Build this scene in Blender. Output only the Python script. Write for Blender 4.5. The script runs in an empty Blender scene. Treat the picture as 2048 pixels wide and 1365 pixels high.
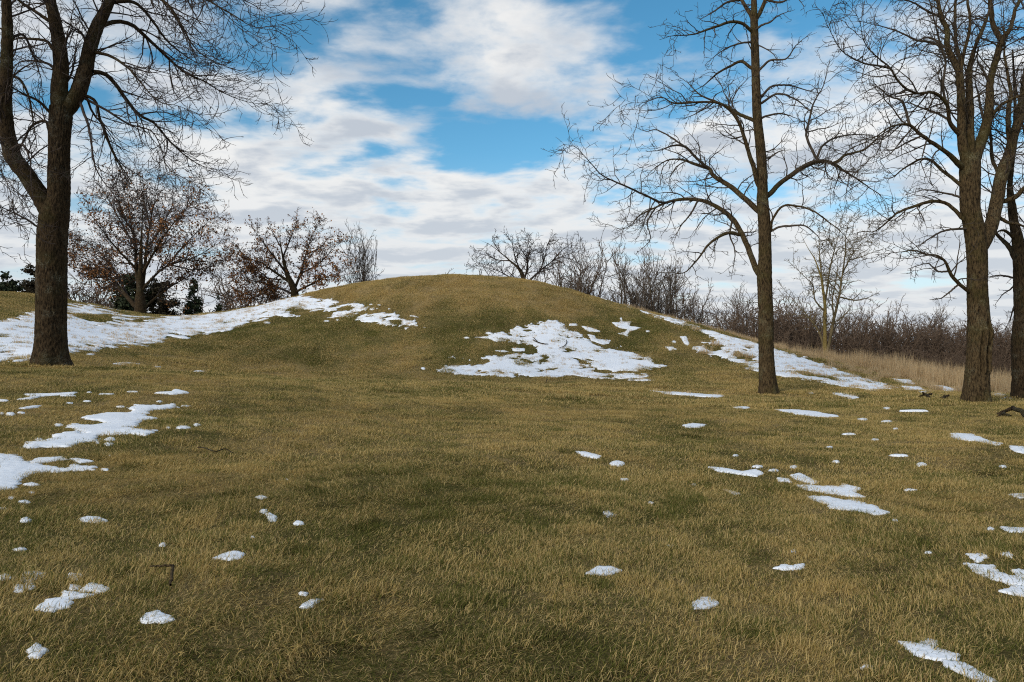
import bpy, math
import numpy as np
from mathutils import Matrix

# ------------------------------------------------------------------ camera, sky, sun, exposure
SC = bpy.context.scene
COL = SC.collection
F, CX, CY, HOR = 1500.0, 1024.0, 682.5, 700.0      # lens in photo pixels, picture centre, eye-level row
CAM = np.array([0.0, 0.0, 1.6])
PITCH = math.atan((HOR - CY) / F)
cam_d = bpy.data.cameras.new('camera')
cam_d.sensor_width = 36.0
cam_d.lens = F / 2048.0 * 36.0
cam_d.clip_start = 0.05
cam_d.clip_end = 3000.0
cam = bpy.data.objects.new('camera', cam_d)
COL.objects.link(cam)
cam.location = CAM
cam.rotation_euler = (math.pi / 2 + PITCH, 0, 0)
SC.camera = cam

SUN_EL, SUN_AZ = math.radians(26), math.radians(-140)   # azimuth from +Y (view direction) towards +X
world = bpy.data.worlds.new('World')
SC.world = world
world.use_nodes = True
SKY_STRENGTH = 0.10


def build_world():
    nt = world.node_tree
    nt.nodes.clear()
    N, Lk = nt.nodes, nt.links

    def mth(op, a, b=None, clamp=False):
        n = N.new('ShaderNodeMath'); n.operation = op; n.use_clamp = clamp
        for i, v in enumerate((a, b)):
            if v is None: continue
            if isinstance(v, (int, float)): n.inputs[i].default_value = v
            else: Lk.new(v, n.inputs[i])
        return n.outputs[0]

    def ramp(v, stops):
        n = N.new('ShaderNodeValToRGB'); n.color_ramp.interpolation = 'EASE'
        e = n.color_ramp.elements
        while len(e) < len(stops): e.new(0.5)
        for q, (p, c) in zip(e, stops):
            q.position = p; q.color = (c, c, c, 1) if isinstance(c, (int, float)) else (*c, 1)
        Lk.new(v, n.inputs[0])
        return n.outputs[0]

    def mixc(f, a, b):
        n = N.new('ShaderNodeMix'); n.data_type = 'RGBA'
        for s, v in ((n.inputs[0], f), (n.inputs[6], a), (n.inputs[7], b)):
            if isinstance(v, (int, float)): s.default_value = v
            elif isinstance(v, tuple): s.default_value = (*v, 1)
            else: Lk.new(v, s)
        return n.outputs[2]

    sky = N.new('ShaderNodeTexSky'); sky.sky_type = 'NISHITA'; sky.sun_disc = False
    sky.sun_elevation = SUN_EL; sky.sun_rotation = SUN_AZ
    sky.altitude = 300; sky.air_density = 1.0; sky.dust_density = 0.3; sky.ozone_density = 3.0
    tc = N.new('ShaderNodeTexCoord')
    sp = N.new('ShaderNodeSeparateXYZ'); Lk.new(tc.outputs['Generated'], sp.inputs[0])
    z = mth('MAXIMUM', sp.outputs[2], 0.0)
    zc = mth('ADD', z, 0.13)
    u = mth('DIVIDE', sp.outputs[0], zc)
    v = mth('DIVIDE', sp.outputs[1], zc)
    cb = N.new('ShaderNodeCombineXYZ'); Lk.new(u, cb.inputs[0]); Lk.new(v, cb.inputs[1])

    def cloud(off):
        mp = N.new('ShaderNodeMapping'); mp.inputs['Location'].default_value = off
        mp.inputs['Scale'].default_value = (1.0, 1.15, 1.0)
        Lk.new(cb.outputs[0], mp.inputs[0])
        big = N.new('ShaderNodeTexNoise'); big.inputs['Scale'].default_value = 1.3
        big.inputs['Detail'].default_value = 2.0
        Lk.new(mp.outputs[0], big.inputs[0])
        n = N.new('ShaderNodeTexNoise'); n.inputs['Scale'].default_value = 3.1
        n.inputs['Detail'].default_value = 10.0; n.inputs['Roughness'].default_value = 0.54
        n.inputs['Distortion'].default_value = 0.15
        Lk.new(mp.outputs[0], n.inputs[0])
        return mth('ADD', mth('MULTIPLY', big.outputs[0], 0.45), mth('MULTIPLY', n.outputs[0], 0.55))

    OFF = (13.0, 7.0, 3.0)
    d0 = cloud(OFF)
    d1 = cloud((OFF[0] + 0.03, OFF[1] + 0.20, OFF[2]))       # the same field a little nearer the light
    low = ramp(z, [(0.0, 0.15), (0.12, 0.115), (0.22, 0.045), (0.40, 0.012)])
    dens = mth('ADD', d0, low)
    mask = ramp(dens, [(0.455, 0.0), (0.60, 1.0)])
    haze = ramp(z, [(0.0, 0.45), (0.20, 0.0)])
    shade = mth('ADD', mth('MULTIPLY', mth('SUBTRACT', d1, d0), 4.2), 0.62)
    thick = ramp(dens, [(0.54, 0.0), (0.74, 1.0)])
    lit = mth('SUBTRACT', shade, mth('MULTIPLY', thick, 0.30), True)
    ccol = mixc(ramp(lit, [(0.0, 0.0), (0.78, 1.0)]), (5.5, 5.95, 6.6), (9.2, 9.1, 8.9))
    hs = N.new('ShaderNodeHueSaturation'); hs.inputs['Saturation'].default_value = 1.22
    hs.inputs['Hue'].default_value = 0.482; hs.inputs['Value'].default_value = 1.4
    Lk.new(sky.outputs[0], hs.inputs['Color'])
    blue = mixc(haze, hs.outputs[0], (6.6, 7.6, 8.4))
    col = mixc(mth('MULTIPLY', mask, 0.95), blue, ccol)
    col = mixc(ramp(z, [(0.0, 0.7), (0.09, 0.45), (0.26, 0.0)]), col, (6.6, 7.05, 7.6))
    bg = N.new('ShaderNodeBackground'); bg.inputs['Strength'].default_value = SKY_STRENGTH
    Lk.new(col, bg.inputs[0])
    out = N.new('ShaderNodeOutputWorld'); Lk.new(bg.outputs[0], out.inputs[0])


build_world()

sun_d = bpy.data.lights.new('sun', 'SUN')
sun_d.energy = 2.5
sun_d.angle = math.radians(20)
sun_d.color = (1.0, 0.93, 0.82)
sun = bpy.data.objects.new('sun', sun_d)
COL.objects.link(sun)
sdir = np.array([math.sin(SUN_AZ) * math.cos(SUN_EL), math.cos(SUN_AZ) * math.cos(SUN_EL), math.sin(SUN_EL)])
from mathutils import Vector
sun.rotation_euler = Vector(sdir).to_track_quat('Z', 'Y').to_euler()

SC.view_settings.view_transform = 'Standard'
SC.view_settings.look = 'None'
SC.view_settings.exposure = 0.0
SC.view_settings.gamma = 1.0
SC.view_settings.use_curve_mapping = False
SC.cycles.use_denoising = False          # keeps twigs and blades crisp
SC.cycles.filter_width = 1.1
SC.cycles.max_bounces = 5

# ------------------------------------------------------------------ helpers
rng = np.random.default_rng(11)


def rays(px, py):
    px = np.asarray(px, float); py = np.asarray(py, float)
    x = (px - CX) / F; u = -(py - CY) / F
    c, s = math.cos(PITCH), math.sin(PITCH)
    return np.stack([x, c - u * s, s + u * c], -1)


def at(px, py, D):
    r = rays(px, py)
    return CAM + r * (np.asarray(D, float) / r[..., 1])[..., None]


_perm = np.random.default_rng(5).permutation(256)
_perm = np.concatenate([_perm, _perm, _perm])
_ga = np.random.default_rng(6).random(256) * 2 * np.pi


def pn(x, y, period=0):
    """gradient noise, about -0.7..0.7; period wraps the x lattice"""
    x = np.asarray(x, float); y = np.asarray(y, float)
    x, y = np.broadcast_arrays(x, y)
    xi = np.floor(x).astype(int); yi = np.floor(y).astype(int)
    xf = x - xi; yf = y - yi
    u = xf * xf * xf * (xf * (xf * 6 - 15) + 10); v = yf * yf * yf * (yf * (yf * 6 - 15) + 10)

    def g(ix, iy, dx, dy):
        if period: ix = ix % period
        a = _ga[_perm[(_perm[ix & 255] + iy) & 255]]
        return np.cos(a) * dx + np.sin(a) * dy
    n00 = g(xi, yi, xf, yf); n10 = g(xi + 1, yi, xf - 1, yf)
    n01 = g(xi, yi + 1, xf, yf - 1); n11 = g(xi + 1, yi + 1, xf - 1, yf - 1)
    return (n00 * (1 - u) + n10 * u) * (1 - v) + (n01 * (1 - u) + n11 * u) * v


def fbm(x, y, o=4):
    s = 0; a = 1.0
    for k in range(o):
        s = s + a * pn(x * 2 ** k + 17.3 * k, y * 2 ** k - 9.1 * k); a *= 0.5
    return s


def mesh_np(name, V, faces, mat=None, smooth=True):
    """faces: list of int arrays, each (n, k)"""
    me = bpy.data.meshes.new(name)
    V = np.asarray(V, np.float32)
    me.vertices.add(len(V)); me.vertices.foreach_set('co', V.ravel())
    faces = [np.asarray(f, np.int32) for f in faces if len(f)]
    tot = np.concatenate([np.full(len(f), f.shape[1], np.int32) for f in faces])
    loops = np.concatenate([f.ravel() for f in faces])
    me.loops.add(len(loops)); me.loops.foreach_set('vertex_index', loops)
    me.polygons.add(len(tot))
    st = np.zeros(len(tot), np.int32); st[1:] = np.cumsum(tot)[:-1]
    me.polygons.foreach_set('loop_start', st)
    try: me.polygons.foreach_set('loop_total', tot)
    except Exception: pass
    if smooth: me.polygons.foreach_set('use_smooth', np.ones(len(tot), bool))
    me.update(calc_edges=True)
    me.validate()
    if mat: me.materials.append(mat)
    return me


def attr(me, name, data, typ='FLOAT', dom='POINT'):
    a = me.attributes.new(name, typ, dom)
    key = 'vector' if typ == 'FLOAT_VECTOR' else 'value'
    a.data.foreach_set(key, np.asarray(data, np.float32 if typ != 'INT' else np.int32).ravel())


def link(name, data, parent=None, loc=None, kind=None):
    o = bpy.data.objects.new(name, data)
    COL.objects.link(o)
    if parent is not None: o.parent = parent
    if loc is not None: o.location = loc
    if kind: o['kind'] = kind
    return o


def tag(o, label, cat, group=None):
    o['label'] = label; o['category'] = cat
    if group: o['group'] = group
    return o


# ------------------------------------------------------------------ materials
class MatB:
    def __init__(s, name):
        s.m = bpy.data.materials.new(name); s.m.use_nodes = True
        s.nt = s.m.node_tree; s.N = s.nt.nodes; s.L = s.nt.links
        s.b = s.N['Principled BSDF']

    def setv(s, sock, v):
        if isinstance(v, (int, float)): sock.default_value = v
        elif isinstance(v, tuple): sock.default_value = (*v, 1) if len(v) == 3 and sock.type == 'RGBA' else v
        else: s.L.new(v, sock)

    def noise(s, co, scale, detail=4, rough=0.55, sc=None):
        if sc is not None:
            mp = s.N.new('ShaderNodeMapping'); mp.inputs['Scale'].default_value = sc
            s.L.new(co, mp.inputs[0]); co = mp.outputs[0]
        n = s.N.new('ShaderNodeTexNoise'); n.inputs['Scale'].default_value = scale
        n.inputs['Detail'].default_value = detail; n.inputs['Roughness'].default_value = rough
        s.L.new(co, n.inputs[0])
        return n.outputs[0]

    def co(s, kind='Object'):
        return s.N.new('ShaderNodeTexCoord').outputs[kind]

    def pos(s):
        return s.N.new('ShaderNodeNewGeometry').outputs['Position']

    def ramp(s, v, stops):
        n = s.N.new('ShaderNodeValToRGB'); e = n.color_ramp.elements
        while len(e) < len(stops): e.new(0.5)
        for q, (p, c) in zip(e, stops):
            q.position = p; q.color = (c, c, c, 1) if isinstance(c, (int, float)) else (*c, 1)
        s.setv(n.inputs[0], v)
        return n.outputs[0]

    def mix(s, f, a, b, blend='MIX'):
        n = s.N.new('ShaderNodeMix'); n.data_type = 'RGBA'; n.blend_type = blend
        s.setv(n.inputs[0], f); s.setv(n.inputs[6], a); s.setv(n.inputs[7], b)
        return n.outputs[2]

    def math(s, op, a, b=0.0, clamp=False):
        n = s.N.new('ShaderNodeMath'); n.operation = op; n.use_clamp = clamp
        s.setv(n.inputs[0], a); s.setv(n.inputs[1], b)
        return n.outputs[0]

    def attr(s, name, typ='GEOMETRY'):
        n = s.N.new('ShaderNodeAttribute'); n.attribute_name = name; n.attribute_type = typ
        return n.outputs['Fac']

    def bump(s, h, strength, dist):
        n = s.N.new('ShaderNodeBump'); n.inputs['Strength'].default_value = strength
        n.inputs['Distance'].default_value = dist
        s.L.new(h, n.inputs['Height']); s.L.new(n.outputs[0], s.b.inputs['Normal'])

    def done(s, col, rough=0.9, spec=0.2):
        s.setv(s.b.inputs['Base Color'], col)
        s.setv(s.b.inputs['Roughness'], rough)
        s.b.inputs['Specular IOR Level'].default_value = spec
        return s.m


def bark_mat(name, dark, light, lichen, lich_amt=0.62, scale=1.0):
    b = MatB(name); c = b.co()
    furrow = b.noise(c, 30 * scale, 5, 0.62, (1, 1, 0.24))
    fine = b.noise(c, 90 * scale, 3, 0.6, (1, 1, 0.35))
    h = b.math('ADD', b.math('MULTIPLY', furrow, 0.75), b.math('MULTIPLY', fine, 0.25))
    col = b.ramp(h, [(0.40, dark), (0.58, light)])
    fleck = b.noise(c, 55 * scale, 3, 0.6, (1, 1, 0.45))
    col = b.mix(b.ramp(fleck, [(0.60, 0.0), (0.68, 0.55)]), col, tuple(1.9 * q for q in light))
    moss = b.noise(c, 1.1, 4, 0.6)
    col = b.mix(b.ramp(moss, [(0.50, 0.0), (0.66, 0.75)]), col, b.mix(h, tuple(0.5 * q for q in dark), (light[0] * 0.95, light[1] * 1.15, light[2] * 0.62)))
    patch = b.noise(c, 2.2, 5, 0.65)
    spots = b.noise(c, 38, 4, 0.7)
    f = b.math('MULTIPLY', b.ramp(patch, [(lich_amt - 0.1, 0), (lich_amt + 0.08, 1)]), b.ramp(spots, [(0.48, 0), (0.6, 1)]))
    col = b.mix(b.math('MULTIPLY', f, 0.7), col, lichen)
    b.bump(h, 0.9, 0.03)
    return b.done(col, 0.95, 0.1)


def twig_mat(name, a, c2):
    b = MatB(name)
    n = b.noise(b.co(), 3.0, 3)
    return b.done(b.ramp(n, [(0.35, a), (0.65, c2)]), 0.9, 0.15)


M = {}
M['bark_dark'] = bark_mat('bark_dark', (0.007, 0.0045, 0.0025), (0.060, 0.040, 0.021), (0.22, 0.21, 0.16))
M['bark_mid'] = bark_mat('bark_mid', (0.010, 0.0065, 0.0035), (0.092, 0.063, 0.031), (0.22, 0.20, 0.13))
M['bark_far'] = bark_mat('bark_far', (0.03, 0.021, 0.015), (0.09, 0.065, 0.045), (0.13, 0.12, 0.09))
M['bark_yellow'] = bark_mat('bark_yellow', (0.10, 0.07, 0.022), (0.24, 0.175, 0.06), (0.25, 0.22, 0.12))
M['twig_dark'] = twig_mat('twig_dark', (0.035, 0.026, 0.022), (0.07, 0.052, 0.042))
M['twig_mid'] = twig_mat('twig_mid', (0.04, 0.03, 0.022), (0.085, 0.066, 0.048))
M['twig_thicket'] = twig_mat('twig_thicket', (0.075, 0.050, 0.034), (0.155, 0.108, 0.074))
M['twig_grey'] = twig_mat('twig_grey', (0.085, 0.068, 0.055), (0.17, 0.14, 0.11))
M['twig_yellow'] = twig_mat('twig_yellow', (0.09, 0.07, 0.035), (0.15, 0.115, 0.06))


def leaf_mat(name, a, c2, trans=0.3):
    b = MatB(name)
    r = b.N.new('ShaderNodeNewGeometry').outputs['Random Per Island']
    b.b.inputs['Subsurface Weight'].default_value = 0.0
    return b.done(b.ramp(r, [(0.0, a), (1.0, c2)]), 0.8, 0.2)


M['oak_leaf'] = leaf_mat('oak_leaf', (0.09, 0.036, 0.012), (0.34, 0.155, 0.055))
M['needle'] = leaf_mat('needle', (0.012, 0.018, 0.008), (0.045, 0.055, 0.024))
M['needle_brown'] = leaf_mat('needle_brown', (0.03, 0.022, 0.012), (0.07, 0.055, 0.03))


def snow_mat():
    b = MatB('snow'); p = b.pos()
    n1 = b.noise(p, 9, 6, 0.65); n2 = b.noise(p, 160, 2, 0.6)
    h = b.math('ADD', n1, b.math('MULTIPLY', n2, 0.25))
    b.bump(h, 0.25, 0.02)
    dirt = b.noise(p, 60, 5, 0.8)
    col = b.mix(b.ramp(dirt, [(0.60, 0), (0.72, 0.6)]), (0.86, 0.88, 0.92), (0.42, 0.36, 0.27))
    b.b.inputs['Subsurface Weight'].default_value = 0.0
    return b.done(col, 0.6, 0.3)


M['snow'] = snow_mat()


def grass_mat(name, strand=True):
    """straw / olive blend: 'tint' (0 green .. 1 straw) is the sward's own mixture, from the ground or the scatter point"""
    b = MatB(name)
    t = b.attr('tint', 'INSTANCER' if strand else 'GEOMETRY')
    p = b.pos()
    if strand:
        bl = b.attr('blade'); tip = b.attr('tip')
        f = b.math('ADD', t, b.math('MULTIPLY', b.math('SUBTRACT', bl, 0.5), 1.15), True)
        straw = b.ramp(bl, [(0.0, (0.41, 0.28, 0.085)), (0.55, (0.58, 0.42, 0.155)), (0.85, (0.72, 0.54, 0.25)), (1.0, (0.31, 0.195, 0.07))])
        green = b.ramp(bl, [(0.0, (0.10, 0.11, 0.024)), (1.0, (0.23, 0.215, 0.06))])
        col = b.mix(b.ramp(f, [(0.38, 0), (0.62, 1)]), green, straw)
        col = b.mix(b.ramp(b.math('ADD', t, 1.0), [(0.30, 0.85), (0.75, 0.0)]), col, (0.055, 0.040, 0.016))   # dead-thatch brown: paints shade into the hollows, also colours litter round trunks
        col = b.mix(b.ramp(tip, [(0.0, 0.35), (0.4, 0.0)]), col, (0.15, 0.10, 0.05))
    else:
        n = b.noise(p, 35, 6, 0.7); n2 = b.noise(p, 3.0, 5, 0.6)
        f = b.math('ADD', t, b.math('MULTIPLY', b.math('SUBTRACT', n, 0.5), 1.6), True)
        col = b.mix(b.ramp(f, [(0.3, 0), (0.7, 1)]), (0.10, 0.09, 0.03), (0.34, 0.24, 0.11))
        col = b.mix(b.ramp(n2, [(0.35, 0.6), (0.55, 0.0)]), col, (0.10, 0.07, 0.035))
        b.bump(n, 1.0, 0.05)
    m = b.done(col, 1.0, 0.0)
    if strand:          # thin blades let some light through
        tr = b.N.new('ShaderNodeBsdfTranslucent'); b.setv(tr.inputs[0], col)
        mx = b.N.new('ShaderNodeMixShader'); mx.inputs[0].default_value = 0.4
        b.L.new(b.b.outputs[0], mx.inputs[1]); b.L.new(tr.outputs[0], mx.inputs[2])
        b.L.new(mx.outputs[0], b.N['Material Output'].inputs[0])
    return m


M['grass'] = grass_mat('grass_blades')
M['ground'] = grass_mat('ground_sward', False)


def straw_mat():
    b = MatB('tall_straw')
    bl = b.attr('blade')
    col = b.ramp(bl, [(0.0, (0.48, 0.34, 0.18)), (0.5, (0.66, 0.50, 0.30)), (1.0, (0.52, 0.35, 0.17))])
    m = b.done(col, 0.8, 0.2)
    tr = b.N.new('ShaderNodeBsdfTranslucent'); b.setv(tr.inputs[0], col)
    mx = b.N.new('ShaderNodeMixShader'); mx.inputs[0].default_value = 0.35
    b.L.new(b.b.outputs[0], mx.inputs[1]); b.L.new(tr.outputs[0], mx.inputs[2])
    b.L.new(mx.outputs[0], b.N['Material Output'].inputs[0])
    return m


M['straw'] = straw_mat()

# ------------------------------------------------------------------ terrain
CTRL = [  # (photo column, row, distance): where the ground surface stands
    # main mound crest
    (880, 552, 52), (760, 561, 52), (650, 577, 51.5), (560, 601, 51), (480, 618, 51), (420, 630, 52), (350, 641, 53),
    (250, 631, 53), (150, 607, 50), (60, 591, 46), (0, 586, 44), (-200, 590, 44),
    (1000, 556, 52), (1100, 571, 51.5), (1180, 591, 51), (1250, 610, 50), (1350, 638, 48), (1450, 667, 46),
    (1540, 692, 44), (1640, 719, 42), (1720, 741, 40), (1820, 764, 38), (1900, 779, 36), (2048, 778, 38),
    # main mound front face
    (880, 650, 43), (880, 590, 47.5), (880, 700, 39.6), (880, 747, 36), (1000, 752, 36), (1100, 650, 43.5),
    (1250, 680, 43), (1250, 640, 46.5), (1325, 735, 37.5), (1150, 752, 36), (1300, 759, 35), (1100, 600, 47.5), (1100, 700, 39.8),
    (650, 620, 47), (650, 700, 39.5), (650, 746, 35.5), (500, 700, 38), (500, 745, 34), (500, 650, 44),
    (300, 680, 38), (300, 720, 33), (300, 745, 30), (100, 660, 35), (200, 640, 42), (0, 722, 28), (100, 700, 29.5), (400, 660, 44),
    (1400, 720, 40), (1450, 750, 35), (1540, 745, 35),
    # foreground lawn
    (103, 733, 22), (-100, 735, 22), (1540, 786, 28), (1780, 781, 31.5), (1953, 809, 22), (2045, 798, 25),
    (1650, 800, 25.5), (1400, 798, 25.5), (1200, 775, 30), (1000, 770, 30), (700, 762, 29), (450, 760, 26),
]
WPTS = [  # world anchors
    (0, -20, 0), (-25, -20, 0.0), (25, -20, 0), (0, 0, 0), (-6, 0, 0.05), (6, 0, 0), (-6, 8, .28), (-3, 8, .12), (0, 8, 0.02), (3, 8, 0), (6, 8, 0),
    (-9, 14, .68), (-4, 14, .30), (0, 14, .06), (5, 14, -.02), (10, 14, -.02), (-6.5, 21, .72), (0, 21, .22), (6, 21, -.03),
    (-20, 10, .9), (-25, 25, 1.8), (-45, 30, 3.5), (-60, 10, 2.5), (-100, 40, 3), (-40, 46, 5), (-90, 80, 0.5),
    (22, 10, -.1), (30, 25, -.35), (45, 40, -.9), (60, 10, -.6), (100, 40, -2), (35, 60, -1.6), (20, 62, -1.2), (50, 80, -2.2), (20, 80, -1.8),
    (-5, 58, 6.3), (-5, 64, 3.6), (-5, 72, .6), (-14, 60, 4.2), (-14, 70, 1.0), (4, 60, 4.6), (4, 68, 1.2), (10, 60, 1.8), (14, 55, 1.0), (20, 52, .1),
    (-27, 58, 3.9), (-27, 68, 2.2), (-40, 62, 2.6), (-22, 76, .5),
    (-60, 100, -.6), (-20, 95, -.8), (20, 100, -2), (60, 110, -2.4),
    (-200, 40, 2), (200, 40, -3), (-200, 200, -2), (0, 200, -2), (200, 200, -3), (-600, 700, -3), (0, 700, -3), (600, 700, -3),
    (-600, 0, 0), (600, 0, -3), (0, -300, 0), (-400, -300, 0), (400, -300, 0),
]
cp = np.array([at(a, b, d) for a, b, d in CTRL] + [np.array(p, float) for p in WPTS])


def tps_fit(P, z, lam=0.02):
    n = len(P)
    d = np.linalg.norm(P[:, None] - P[None], axis=2)
    K = np.where(d > 0, d * d * np.log(d + 1e-12), 0) + lam * n * np.eye(n)
    Q = np.c_[np.ones(n), P]
    A = np.zeros((n + 3, n + 3)); A[:n, :n] = K; A[:n, n:] = Q; A[n:, :n] = Q.T
    w = np.linalg.solve(A, np.r_[z, 0, 0, 0])
    return w


TW = tps_fit(cp[:, :2], cp[:, 2])


def tps(x, y):
    out = TW[-3] + TW[-2] * x + TW[-1] * y
    for k in range(len(cp)):
        r2 = (x - cp[k, 0]) ** 2 + (y - cp[k, 1]) ** 2
        out = out + TW[k] * 0.5 * r2 * np.log(r2 + 1e-12)
    return out


def axis(lo, hi, step, far_lo, far_hi, g=1.16):
    core = list(np.arange(lo, hi + 1e-6, step))
    a = []; s = step; x = lo
    while x > far_lo: s *= g; x -= s; a.append(x)
    b = []; s = step; x = hi
    while x < far_hi: s *= g; x += s; b.append(x)
    return np.array(a[::-1] + core + b)


GX = axis(-42, 42, 0.25, -900, 900)
GY = axis(1, 62, 0.25, -120, 1200)
XX, YY = np.meshgrid(GX, GY)
fade = 1 / (1 + (np.hypot(XX, YY - 30) / 70) ** 4)
GZ = tps(XX, YY) + fade * (0.055 * pn(XX / 1.1, YY / 1.1) + 0.11 * pn(XX / 3.1 + 5, YY / 3.1) + 0.12 * pn(XX / 8 + 3, YY / 8))
far = np.clip((np.hypot(XX, YY) - 110) / 60, 0, 1)
GZ = GZ * (1 - far) + far * (-2.0)


def ground(x, y):
    x = np.asarray(x, float); y = np.asarray(y, float)
    i = np.clip(np.searchsorted(GX, x) - 1, 0, len(GX) - 2); j = np.clip(np.searchsorted(GY, y) - 1, 0, len(GY) - 2)
    fx = np.clip((x - GX[i]) / (GX[i + 1] - GX[i]), 0, 1); fy = np.clip((y - GY[j]) / (GY[j + 1] - GY[j]), 0, 1)
    return (GZ[j, i] * (1 - fx) + GZ[j, i + 1] * fx) * (1 - fy) + (GZ[j + 1, i] * (1 - fx) + GZ[j + 1, i + 1] * fx) * fy


def normal(x, y, e=0.2):
    gx = (ground(x + e, y) - ground(x - e, y)) / (2 * e); gy = (ground(x, y + e) - ground(x, y - e)) / (2 * e)
    n = np.stack([-gx, -gy, np.ones_like(gx)], -1)
    return n / np.linalg.norm(n, axis=-1, keepdims=True)


def hit(px, py, lift=0.0, tmax=75.0):
    """where the line of sight through photo pixels meets the ground; rows that miss are lowered to the crest"""
    px = np.atleast_1d(np.asarray(px, float)); py = np.atleast_1d(np.asarray(py, float)).copy()
    res = np.zeros((len(px), 3)); todo = np.ones(len(px), bool)
    T = np.concatenate([np.arange(2.0, 20, 0.04), np.arange(20, tmax, 0.08)])
    for _ in range(40):
        idx = np.where(todo)[0]
        if not len(idx): break
        r = rays(px[idx], py[idx])
        Pt = CAM + r[:, None, :] * T[None, :, None]
        below = Pt[..., 2] < ground(Pt[..., 0], Pt[..., 1]) + lift
        ok = below.any(1); k = below.argmax(1)
        good = idx[ok]
        res[good] = Pt[np.where(ok)[0], k[ok]]
        todo[good] = False
        py[idx[~ok]] += 1.0
    res[:, 2] = ground(res[:, 0], res[:, 1])
    return res


def straw_field(x, y):
    """0 green .. 1 straw: which grass grows where"""
    z = ground(x, y)
    s = 0.47 + 0.50 * fbm(x / 2.2, y / 3.4, 4) + 0.28 * pn(x / 9 + 40, y / 9)
    s = s + 0.38 * np.clip((z - 4.0) / 1.4, 0, 1) * (np.abs(x + 4) < 22)               # dry crown of the mounds
    s = s + 0.26 * np.exp(-((y - 31) / 4.5) ** 2) * (z < 1.3)                          # pale lawn below the mound's foot
    s = s - 0.17 * ((z > 0.9) & (z < 3.6) & (y > 35)) * np.clip((y - 35) / 3, 0, 1)    # greener lower flank
    s = s + 0.10 * np.exp(-((y - 17) / 6.0) ** 2)
    return s


ny, nx = XX.shape
idx = np.arange(nx * ny).reshape(ny, nx)
quads = np.stack([idx[:-1, :-1], idx[:-1, 1:], idx[1:, 1:], idx[1:, :-1]], -1).reshape(-1, 4)
gme = mesh_np('ground', np.stack([XX, YY, GZ], -1).reshape(-1, 3), [quads], M['ground'])
attr(gme, 'tint', straw_field(XX.ravel(), YY.ravel()))
link('ground', gme, kind='structure')

# ------------------------------------------------------------------ snow
SNOW = []       # kept fields for thinning the grass: (x0, y0, cell, f)


def poly_sdf(P, x, y):
    """signed distance, positive inside"""
    d2 = np.full(x.shape, 1e9); inside = np.zeros(x.shape, bool)
    n = len(P)
    for i in range(n):
        a = P[i]; b = P[(i + 1) % n]
        e = b - a; w0 = x - a[0]; w1 = y - a[1]
        t = np.clip((w0 * e[0] + w1 * e[1]) / (e @ e + 1e-12), 0, 1)
        d2 = np.minimum(d2, (w0 - t * e[0]) ** 2 + (w1 - t * e[1]) ** 2)
        c = ((a[1] > y) != (b[1] > y)) & (x < (b[0] - a[0]) * (y - a[1]) / (b[1] - a[1] + 1e-15) + a[0])
        inside ^= c
    return np.where(inside, 1, -1) * np.sqrt(d2)


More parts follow.
